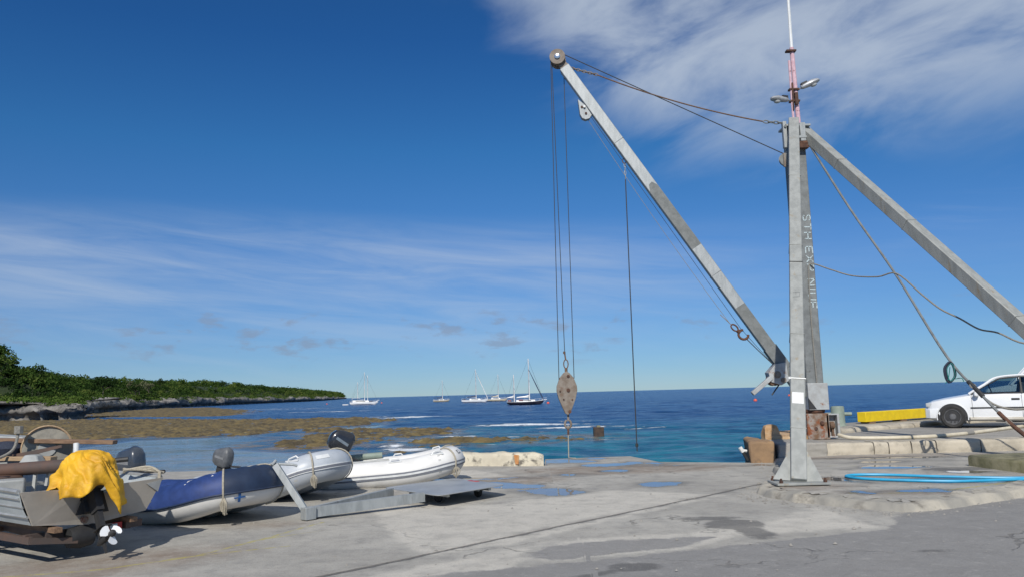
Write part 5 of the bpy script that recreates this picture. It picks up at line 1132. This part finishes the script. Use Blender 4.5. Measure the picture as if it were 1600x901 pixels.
# trailer
TR = thing('boat_trailer', 'rusty low boat trailer carrying the aluminium skiff', 'trailer', (-4.60, 8.82, 0), (0, 0, math.atan2(.58, -.81)))
m = MB()
for s in (1, -1): m.beam((.0, s*.42, .27), (3.4, s*.16, .27), .06, .09)
m.beam((.1, -.62, .26), (.1, .62, .26), .06, .08); m.beam((1.3, -.7, .24), (1.3, .7, .24), .06, .06); m.beam((3.3, 0, .27), (4.5, 0, .3), .07, .09); m.build('frame', 'pipe_brown', TR)
m = MB(); m.beam((-.02, .60, .25), (1.2, .62, .25), .05, .07); m.beam((-.02, .62, .25), (-.1, .18, .2), .05, .06); m.build('side_rail', 'pipe_brown', TR)
for s in (1, -1):
    m = MB(); m.box((.8, s*.40, .335), (1.9, .08, .05)); m.build('bunk', 'wood', TR)
    m = MB(); m.lathe([(.13, -.07), (.2, -.08), (.22, 0), (.2, .08), (.13, .07)], (1.3, s*.80, .22), (0, s, 0), 22); wh = m.build('wheel', 'rubber', TR); m = MB(); m.lathe([(.13, .03), (.06, .06), (.02, .06)], (1.3, s*.80, .22), (0, s, 0), 16); m.build('rim', 'rust', wh)
m = MB(); m.lathe([(.06, -.1), (.08, 0), (.06, .1)], (.0, .0, .27), (0, 1, 0), 14); m.lathe([(.10, -.12), (.12, 0), (.10, .12)], (-.02, .12, .22), (0, 1, 0), 14); m.build('keel_roller', 'black', TR)
m = MB(); m.box((.03, -.26, .27), (.02, .2, .07)); m.build('tail_light', 'red_paint', TR)
m = MB(); m.box((.012, -.26, .27), (.012, .08, .05)); m.build('number_plate', 'letter_white', TR)
m = MB(); m.lathe([(.04, 0), (.04, .27)], (4.4, 0, 0), n=10); m.build('jockey_leg', 'rust', TR)

# ---- yellow tarpaulin over the skiff's motor
def tarp():
    na, nr = 120, 34; Vv = []
    def rdg(u_, v_): return 1-2*abs(float(fbm(np.array([u_]), np.array([v_]), 3)[0])-.5)*2
    for j in range(nr):
        t_ = j/(nr-1)
        for i in range(na):
            a = 2*math.pi*i/na
            # local frame of skiff: +x forward, -x aft, +y port
            f1 = (1-2*abs(math.sin(a*2.5+.6)))*.55+(1-2*abs(math.sin(a*4.5+.2)))*.45+math.sin(a*14+2.)*.2
            rx, ry = .34, .39
            r_ = (t_**.60)*(1+.17*f1*t_**1.2)
            x = -.06+rx*r_*math.cos(a)*1.05; y = .08+ry*r_*math.sin(a)
            hem = .50+.10*math.sin(a*2+.6)+.07*math.sin(a*3+1.)+.03*math.sin(a*7)
            aft = max(0, -math.cos(a)); notch = math.exp(-((a-math.pi+.12)/.26)**2)*.18; dip = math.exp(-((a-math.pi-.42)/.24)**2)*.13
            hem = hem - notch + dip
            z = 1.12 - hem*.98*(t_**1.75) - .05*math.sin(a*5+2)*t_*(1-t_)*1.5
            x += -.10*t_*aft*math.sin(t_*3)
            z += .015*math.sin(a*11+t_*9)*t_; x += .012*math.sin(t_*13+a*4)*t_
            cr_ = (rdg(3+2.2*math.cos(a)+t_*1.5, 4+2.2*math.sin(a)+t_*3.2)-.6)*.05*min(1, t_*2.5)+(rdg(9+6*math.cos(a), 2+6*math.sin(a)+t_*6)-.6)*.016*t_
            x += cr_*math.cos(a); y += cr_*math.sin(a); z += cr_*.6
            Vv.append((x, y, z))
    F_ = [(j*na+i, j*na+(i+1) % na, (j+1)*na+(i+1) % na, (j+1)*na+i) for j in range(1, nr-1) for i in range(na)]
    Vv.append((-.06, .08, 1.125)); F_ += [(len(Vv)-1, na+(i+1) % na, na+i) for i in range(na)]
    m = MB(); m.add(Vv, F_)
    o = m.build('tarpaulin', 'tarp', None, smooth=70); o.location = SK_.location; o.rotation_euler = SK_.rotation_euler
    s = o.modifiers.new('cloth', 'SOLIDIFY'); s.thickness = .006
    tag(o, 'crumpled yellow tarpaulin draped over the outboard of the aluminium skiff', 'tarpaulin')
tarp()
# ---- gear heaped in the skiff (world metres)
def simple(name, label, cat, m, mat, **k): o = m.build(name, mat, None, **k); tag(o, label, cat); return o
m = MB(); m.tube([(-6.75, 9.55, .84), (-5.95, 9.36, .88), (-5.05, 9.15, .93)], .075, 14); simple('brown_pipe', 'thick dark brown pipe lying across the skiff behind the tarpaulin', 'pipe', m, 'pipe_brown')
m = MB(); m.beam((-7.2, 9.9, 1.24), (-5.0, 10.1, 1.13), .15, .05); simple('plank', 'upper brown plank across the skiff at the level of the reel', 'plank', m, 'wood', bevel=.006)
m = MB(); m.beam((-7.0, 9.85, 1.0), (-5.5, 9.65, .98), .12, .05); simple('plank', 'short pale brown plank lying below the reel', 'plank', m, 'wood_light', bevel=.006)
rl_ = thing('cable_reel', 'old round reel with worn pale rim standing in the skiff', 'reel', (-5.82, 10.05, .86)); ax2 = Vector((.55, -.83, .12)).normalized()
for o_ in (0, -.17):
    m = MB(); m.lathe([(.02, -.012), (.265, -.012), (.28, 0), (.265, .012), (.02, .012)], ax2*o_+Vector((0, 0, .22)), ax2, 36); m.build('flange', 'reel', rl_)
m = MB(); m.lathe([(.15, -.17), (.15, 0)], (0, 0, .22), ax2, 24); m.build('core', 'wire_rust', rl_); m = MB(); m.lathe([(.10, 0), (.10, .015), (.02, .02)], Vector((0, 0, .22))+ax2*.012, ax2, 20); m.build('hub', 'plastic_grey', rl_)
m = MB(); m.tube([Vector((0, 0, .22))+ax2*.0+Vector((.275*math.cos(a)*.83, .275*math.cos(a)*.55, .275*math.sin(a))) for a in [2*math.pi*k/36 for k in range(36)]], .012, 6, closed=True); m.build('rim', 'wood_light', rl_)
m = MB(); m.beam((-6.05, 9.75, 1.0), (-5.45, 9.72, 1.12), .02, .07, w2=.02, h2=.03); simple('oar_blade', 'dark flat paddle blade leaning in front of the reel', 'paddle', m, 'pipe_brown')
m = MB(); m.loft([[(-6.9, 10.6, .8), (-6.2, 10.6, .8), (-6.2, 10.2, .8), (-6.9, 10.2, .8)], [(-6.8, 10.55, 1.26), (-6.25, 10.5, 1.22), (-6.25, 10.25, 1.22), (-6.8, 10.25, 1.26)]]); simple('fish_bin', 'pale grey plastic bin under the upper plank at the left edge', 'bin', m, 'plastic_grey', bevel=.015)
m = MB(); m.loft([[(-5.85, 9.62, .85), (-5.5, 9.62, .85), (-5.5, 9.4, .85), (-5.85, 9.4, .85)], [(-5.74, 9.58, 1.04), (-5.6, 9.58, 1.04), (-5.6, 9.45, 1.04), (-5.74, 9.45, 1.04)]]); simple('fuel_tank', 'small grey tapered tank between pipe and reel', 'tank', m, 'plastic_grey', bevel=.02)
m = MB(); m.tube([(-5.12, 9.45, .82), (-5.16, 9.5, 1.16)], .032, 12); simple('rod_holder', 'short white plastic tube standing beside the yellow tarpaulin', 'tube', m, 'plastic_white')
m = MB(); m.box((-5.62, 8.98, .70), (.34, .26, .22), Matrix.Rotation(.5, 3, 'Z')); simple('tackle_box', 'pale box inside the skiff near the port quarter', 'box', m, 'plastic_grey', bevel=.02)
m = MB(); m.tube(smooth_path([(-6.0, 9.75, 1.32), (-6.02, 9.7, 1.1), (-6.12, 9.55, 1.0), (-6.2, 9.35, .98)], 5), .018, 7); m.lathe([(.05, -.05), (.05, .04)], (-6.0, 9.75, 1.33), n=8)
simple('tie_rope', 'knotted grey rope hanging from the upper plank left of the reel', 'rope', m, 'rope_grey')
m = MB(); m.tube(smooth_path([(-5.75, 9.0, .96), (-5.85, 8.92, .98), (-5.93, 8.85, .88), (-5.96, 8.8, .72)], 5), .026, 7); simple('tie_rope', 'grey rope looping over the brown pipe down to the skiff side', 'rope', m, 'rope_grey')
m = MB(); m.tube([(-5.12, 9.5, .8), (-4.9, 9.58, .93), (-4.62, 9.66, .95)], .03, 8); simple('black_bar', 'short black bar poking out right of the tarpaulin', 'bar', m, 'black')
m = MB(); m.beam((-5.35, 9.3, .70), (-5.33, 9.32, .93), .03, .12); simple('batten', 'upright grey batten under the brown pipe, nearer the tarpaulin', 'batten', m, 'plastic_grey')
m = MB(); m.beam((-5.46, 9.2, .62), (-5.5, 9.3, .9), .03, .1); simple('batten', 'leaning grey batten under the brown pipe, farther from the tarpaulin', 'batten', m, 'plastic_grey')
m = MB(); m.box((-6.2, 9.4, .62), (1.1, .45, .42), Matrix.Rotation(-.6, 3, 'Z')); simple('gear_crate', 'dark crate in the skiff under the pipe and planks', 'crate', m, 'pipe_brown', bevel=.02)
m = MB(); m.lathe([(.0, 0), (.16, .02), (.2, .12), (.14, .2), (.02, .22)], (-6.25, 10.0, .98), n=14); simple('net_heap', 'small dark teal heap of netting left of the reel', 'net', m, 'rope_navy')

# ---- flat steel trolley
TL = thing('flat_trolley', 'low steel platform trolley with long drawbar and upright T handle', 'trolley', (-1.15, 12.9, 0))
TO = (-1.15, 12.9, 0)
c0, c1, c2, c3_ = (-2.13, 12.92), (-1.08, 14.12), (-.17, 12.9), (-1.13, 11.72)
def rnd(poly, r, n=4):
    out = []
    for i in range(len(poly)):
        p = Vector((*poly[i], 0)); a = Vector((*poly[i-1], 0)); b_ = Vector((*poly[(i+1) % len(poly)], 0)); d1 = (a-p).normalized(); d2 = (b_-p).normalized()
        for k in range(n+1): t_ = k/n; q_ = (p+d1*r)*(1-t_)**2+p*2*t_*(1-t_)+(p+d2*r)*t_**2; out.append((q_.x, q_.y))
    return out
m = MB(); m.prism(rnd([c0, c1, c2, c3_], .16), .172, .182); pf = m.build('platform', 'plate', TL, off=TO)
m = MB(); ctr = Vector((-1.13, 12.91, .14))
for k in range(2):
    o_ = Vector((.66, .75, 0)).normalized()*(.45 if k else -.45); dl = Vector((.65, -.76, 0)).normalized(); m.beam(ctr+o_-dl*.62, ctr+o_+dl*.62, .05, .06)
m.build('bearer', 'plate', TL, off=TO)
for p in ((-.62, 12.88), (-1.1, 13.5), (-1.2, 12.4), (-1.65, 12.95)):
    m = MB(); m.lathe([(.065, -.03), (.075, -.015), (.075, .015), (.065, .03)], (p[0], p[1], .075), (.66, .75, 0), 16); m.build('wheel', 'rubber', TL, off=TO)
    m = MB(); m.box((p[0], p[1], .135), (.14, .12, .07), Matrix.Rotation(.85, 3, 'Z')); m.build('caster_bracket', 'galv', TL, off=TO)
m = MB(); m.box((-.72, 13.52, .185), (.26, .06, .004), Matrix.Rotation(-.9, 3, 'Z')); m.build('red_mark', 'red_paint', pf, off=TO)
J = Vector((-2.78, 10.95, .09))
for a, w_ in ((Vector((-1.92, 12.66, .13)), .10), (Vector((-1.36, 12.0, .13)), .10)):
    m = MB(); dv = (J-a).normalized(); sd2 = dv.cross(Vector((0, 0, 1))); m.beam(a, J, .012, .13); m.beam(a+Vector((0, 0, .065))+sd2*.03, J+Vector((0, 0, .065))+sd2*.03, .07, .01); m.beam(a-Vector((0, 0, .06))+sd2*.03, J-Vector((0, 0, .06))+sd2*.03, .07, .01); m.build('drawbar_channel', 'galv', TL, off=TO)
m = MB(); m.box(J+Vector((-.02, 0, -.0)), (.16, .14, .16), Matrix.Rotation(.8, 3, 'Z')); m.build('drawbar_joint', 'galv', TL, off=TO, bevel=.006)
H1 = Vector((-3.30, 11.12, .72)); m = MB(); m.beam(J+Vector((0, 0, -.06)), H1, .09, .06, (0, -1, 0)); hd_ = m.build('handle_post', 'galv', TL, off=TO, bevel=.006)
m = MB(); m.tube([H1+Vector((-.07, .05, .015)), H1+Vector((.25, -.02, -.0)), H1+Vector((.30, .0, -.02))], .017, 8); m.tube([H1+Vector((-.04, -.03, 0)), H1+Vector((.0, .02, .06))], .02, 8); m.build('grip', 'galv', hd_, off=TO)

# ================================================================== OUT ON THE WATER
def yacht(name, label, loc, rz, Lh, beam_, fb, masts, hullm, cab, extras=(), boot='yacht_red', grp='yachts at anchor in the bay'):
    t = thing(name, label, 'yacht', (loc[0], loc[1], SEA), (0, 0, rz), grp)
    m = MB(); rings = []
    for u_, b_, k_, s_ in ((-.5, .62, .35, 1.0), (-.42, .78, .05, .96), (-.2, .97, -.25, .92), (.05, 1., -.3, .93), (.25, .82, -.22, 1.02), (.4, .42, -.05, 1.16), (.47, .16, .35, 1.26), (.5, .03, .95, 1.32)):
        x = u_*Lh; hw = b_*beam_/2; zt = fb*s_
        rings.append([(x, 0, k_), (x, hw*.8, max(k_+.12, .1)), (x, hw, zt*.6), (x, hw*.97, zt), (x, 0, zt+.06), (x, -hw*.97, zt), (x, -hw, zt*.6), (x, -hw*.8, max(k_+.12, .1))])
    m.loft(rings); hu = m.build('hull', hullm, t, smooth=50)
    m = MB()
    for s in (1, -1): m.tube([(u_*Lh, s*b_*beam_/2*1.005, fb*s_) for u_, b_, s_ in ((-.5, .62, 1.), (-.42, .78, .96), (-.2, .97, .92), (.05, 1., .93), (.25, .82, 1.02), (.4, .42, 1.16), (.47, .16, 1.26), (.5, .03, 1.32))], .06, 5)
    m.build('toe_rail', 'yacht_white', hu)
    for x0, x1, h, wd in cab:
        m = MB(); m.loft([[(x0*Lh, -wd, fb*.9), (x1*Lh, -wd*.8, fb*.95), (x1*Lh, wd*.8, fb*.95), (x0*Lh, wd, fb*.9)], [(x0*Lh+.1, -wd*.85, fb+h), (x1*Lh-.5, -wd*.65, fb+h*.8), (x1*Lh-.5, wd*.65, fb+h*.8), (x0*Lh+.1, wd*.85, fb+h)]]); cbn = m.build('cabin', 'yacht_white', t)
        for s in (1, -1):
            m = MB(); m.box(((x0+x1)/2*Lh-.2, s*wd*.87, fb+h*.52), ((x1-x0)*Lh*.6, .1, h*.3)); m.build('cabin_window', 'yacht_window', cbn)
    for mi, (u_, h, bm_, cov) in enumerate(masts):
        x = u_*Lh; m = MB(); m.tube([(x, 0, fb*.8), (x-.1, 0, fb+h)], [.19, .14], 8); ms = m.build('mast', 'yacht_mast', t)
        m = MB()
        for zz in (.5, .75)[:2 if h > 11 else 1]: m.tube([(x-.05, -.9, fb+h*zz), (x-.05, .9, fb+h*zz)], .04, 5)
        m.build('spreader', 'yacht_mast', ms)
        if bm_:
            m = MB(); m.tube([(x-.1, 0, fb+1.25), (x-bm_, 0, fb+1.2)], .07, 6); m.build('boom', 'yacht_mast', ms)
            if cov: m = MB(); m.tube(smooth_path([(x-.15, 0, fb+1.75), (x-bm_*.35, .05, fb+1.5), (x-bm_*.7, -.05, fb+1.4), (x-bm_*.97, 0, fb+1.3)], 4), [.3-.013*i for i in range(13)], 8); m.build('furled_sail', cov, ms)
        m = MB()
        for s in (1, -1): m.tube([(x-.08, 0, fb+h*.98), (x-.3, s*beam_*.47, fb)], .022, 4)
        m.tube([(x-.1, 0, fb+h*.99), (max(-.5*Lh, x-.5*Lh), 0, fb)], .022, 4); m.build('shroud', 'wire', ms)
    u_, h = masts[0][0], masts[0][1]
    m = MB(); m.tube([(u_*Lh-.1, 0, fb+h*.97), (.5*Lh+.1, 0, fb*1.35)], .028, 4); m.build('forestay', 'wire', t)
    for e in extras:
        if e[0] == 'genoa': m = MB(); a = Vector((u_*Lh-.1, 0, fb+h*e[2])); b_ = Vector((.5*Lh, 0, fb*1.4)); m.tube([a, a.lerp(b_, .5), b_], [.06, .16, .14], 7); m.build('furled_genoa', e[1], t)
        if e[0] == 'sprit': m = MB(); m.tube([(.44*Lh, 0, fb*1.25), (.5*Lh+e[1], 0, fb*1.5)], .1, 6); m.tube([(.5*Lh+e[1], 0, fb*1.5), (.49*Lh, 0, fb*.4)], .03, 4); m.tube([(.46*Lh, .5, fb*1.25+.6), (.5*Lh+e[1], 0, fb*1.5+.5)], .04, 4); m.build('bowsprit', 'yacht_white', t)
        if e[0] == 'awning': m = MB(); m.box((e[1]*Lh, 0, fb+e[3]), (e[2]*Lh, beam_*.7, .1)); [m.tube([((e[1]+dx*e[2]*.48)*Lh, dy*beam_*.33, fb), ((e[1]+dx*e[2]*.48)*Lh, dy*beam_*.33, fb+e[3])], .04, 5) for dx in (-1, 1) for dy in (-1, 1)]; m.build('awning', e[4], t)
        if e[0] == 'box': m = MB(); m.box((e[1]*Lh, 0, fb+.35), (e[2]*Lh, beam_*.5, .6)); m.build('deck_gear', e[3], t, bevel=.1)
    m = MB()
    for s in (1, -1):
        pts = [(u_*Lh, s*b_*beam_/2*.97, fb*s_+.6) for u_, b_, s_ in ((-.5, .62, 1.), (-.42, .78, .96), (-.2, .97, .92), (.05, 1., .93), (.25, .82, 1.02), (.4, .42, 1.16), (.48, .12, 1.27))]
        m.tube(pts, .03, 4)
        for p in pts: m.tube([(p[0], p[1], p[2]-.6), p], .03, 4)
    m.build('guard_rail', 'yacht_mast', t)
    return t
yacht('ketch', 'white motor sailing ketch with three tall sticks, leftmost of the anchored yachts', (-77.5, 413), R_(4), 14.0, 4.2, 1.35, [(.03, 15.2, 3.2, None), (.14, 13.6, 0, None), (-.22, 10.2, 2.2, None)], 'yacht_white', [(-.40, .2, 1.0, 1.3)], [('awning', -.28, .3, 2.1, 'yacht_white'), ('box', .25, .1, 'yacht_navy'), ('sprit', .8)])
yacht('sailing_yacht', 'small distant cream yacht with faint mast, second from left', (-43, 470), R_(8), 9.5, 3.0, 1.0, [(.08, 11.5, 3.4, 'yacht_navy')], 'yacht_cream', [(-.15, .2, .6, .9)], [('awning', -.33, .22, 1.6, 'yacht_navy')])
yacht('sloop', 'white sloop with dark sail cover and pale furled headsail, centre of the group', (-18.9, 378), R_(3), 12.2, 3.7, 1.25, [(.06, 14.2, 4.6, 'yacht_navy')], 'yacht_white', [(-.2, .24, .6, 1.1)], [('genoa', 'yacht_white', .93), ('box', -.4, .1, 'yacht_navy')])
yacht('sailing_yacht', 'cream yacht with one bare mast behind the white sloop', (-9.5, 414), R_(6), 11.0, 3.4, 1.1, [(.1, 12.6, 3.8, 'yacht_cream')], 'yacht_cream', [(-.25, .2, .8, 1.1)], [('awning', -.3, .26, 1.7, 'yacht_white')])
yacht('ketch', 'dark hulled two masted ketch with white furled sails, nearest of the yachts', (3.3, 258), R_(-3), 11.6, 3.4, 1.05, [(.12, 13.6, 4.2, 'yacht_white'), (-.30, 8.6, 2.3, 'yacht_white')], 'yacht_dark', [(-.25, .3, .55, .95)], [('genoa', 'yacht_navy', .75), ('sprit', 1.1), ('box', -.12, .12, 'yacht_red'), ('box', -.43, .08, 'yacht_red')])
td = thing('tender', 'small white tender floating astern of the leftmost yacht', 'boat', (-87.0, 413, SEA)); m = MB(); m.loft([[(x, -w_, .05), (x, w_, .05), (x, w_*1.1, .5), (x, -w_*1.1, .5)] for x, w_ in ((-1.4, .5), (.4, .65), (1.5, .1))]); m.build('hull', 'yacht_white', td)
for lab, x, y in (('red mooring buoy floating just off the bowsprit of the dark hulled ketch', 11.0, 268), ('red mooring buoy left of the crane winch', 62.9, 211), ('red mooring buoy right of the crane winch, nearer the horizon', 103.2, 303), ('red mooring buoy right of the leftmost yacht', -79.5, 480), ('faint red mooring buoy left of the leftmost yacht', -118, 505)):
    t = thing('mooring_buoy', lab, 'buoy', (x, y, SEA), group='mooring buoys'); m = MB(); m.lathe([(.12, -.3), (.36, -.15), (.48, .12), (.44, .38), (.25, .58), (.06, .64)], n=14); m.build('float', 'buoy', t, smooth=60); m = MB(); m.tube([(0, 0, .6), (0, 0, .8)], .05, 6); m.build('ring', 'black', t)
rb = thing('reef_marker', 'dark square concrete marker block standing on the reef', 'marker block', (6.75, 66.0, SEA-.2)); m = MB(); m.box((0, 0, .45), (.82, .8, .95)); m.build('block', 'marker', rb, bevel=.06); m = MB(); m.box((0, 0, .98), (.3, .3, .16)); m.build('cap', 'conc_mossy', rb, bevel=.03)

# ---- loose grit and broken shell on the wharf
n = 700; px = rng.uniform(-4.5, 7.5, n); py = rng.uniform(6.6, 17, n); k_ = rng.random(n) < .45
tl_ = rng.random(n); lx = np.array([p[0] for p in mid_poly[:len(lip)]]); ly = np.array([p[1] for p in mid_poly[:len(lip)]]); li = (tl_*35).astype(int)
px = np.where(k_, lx[li]-rng.random(n)*.35, px); py = np.where(k_, ly[li]-rng.random(n)*.35, py)
V, F = [], []
for i in range(n):
    z0 = .002 if sd_poly(np.array([px[i]]), np.array([py[i]]), ip)[0] < 0 else .122
    r = .006+.022*rng.random()**3; o = len(V)
    V += [(px[i]+r*math.cos(a)*rng.uniform(.6, 1.3), py[i]+r*math.sin(a)*rng.uniform(.6, 1.3), z0) for a in (0, 1.3, 2.5, 3.8, 5.1)] + [(px[i]+r*.2, py[i], z0+r*rng.uniform(.5, 1.1))]
    F += [(o+q_, o+(q_+1) % 5, o+5) for q_ in range(5)]
tag(np_mesh('loose_grit', V, F, 'conc_mid', smooth=False), 'loose grit and broken bits scattered over the wharf concrete', 'grit', kind='stuff')

# ---- weathered edges on cast concrete
tx1 = bpy.data.textures.new('chipped', 'CLOUDS'); tx1.noise_scale = .22; tx1.noise_depth = 4
def roughen(o, st, lv):
    sb_ = o.modifiers.new('divide', 'SUBSURF'); sb_.subdivision_type = 'SIMPLE'; sb_.levels = lv; sb_.render_levels = lv
    d_ = o.modifiers.new('chip', 'DISPLACE'); d_.texture = tx1; d_.strength = st; d_.mid_level = .5; d_.texture_coords = 'LOCAL'
for o in col.objects:
    if o.type != 'MESH': continue
    nm = o.name.split('.')[0]
    if nm == 'kerb_stone' : roughen(o, .035, 2)
    elif nm in ('block', 'step', 'upper_step', 'cap') and o.parent and o.parent.name in ('end_block', 'stone_upstand'): roughen(o, .08, 4 if nm != 'cap' else 2)
    elif nm == 'wall': roughen(o, .05, 2)
    elif nm == 'apron_lip': roughen(o, .09, 2)

# ---- weld beads and bolted plates on the crane steel
for t_ in (.8, 2.55, 4.6, 6.6):
    p0 = LA+d*t_*1.2; m = MB(); m.tube([p0-sd_*.121+uu_*.121, p0+sd_*.121+uu_*.121, p0+sd_*.121-uu_*.121, p0-sd_*.121-uu_*.121], .007, 5, closed=True); cp(m, 'weld_bead', 'galv_leg', leg1)
d2, s2_, u2_ = frame(RBt-RAf, (0, -.3, 1))
for t_ in (3.2, 6.2, 8.6):
    p0 = RAf+d2*t_; m = MB(); m.tube([p0-s2_*.126+u2_*.126, p0+s2_*.126+u2_*.126, p0+s2_*.126-u2_*.126, p0-s2_*.126-u2_*.126], .007, 5, closed=True); cp(m, 'weld_bead', 'galv_leg', leg2)
for t_ in (3.3, 7.4):
    p0 = BF+bd*t_; h_ = BW/2+.004; m = MB(); m.tube([p0-bs*h_+bu*h_, p0+bs*h_+bu*h_, p0+bs*h_-bu*h_, p0-bs*h_-bu*h_], .008, 5, closed=True); cp(m, 'weld_bead', 'galv', boom)
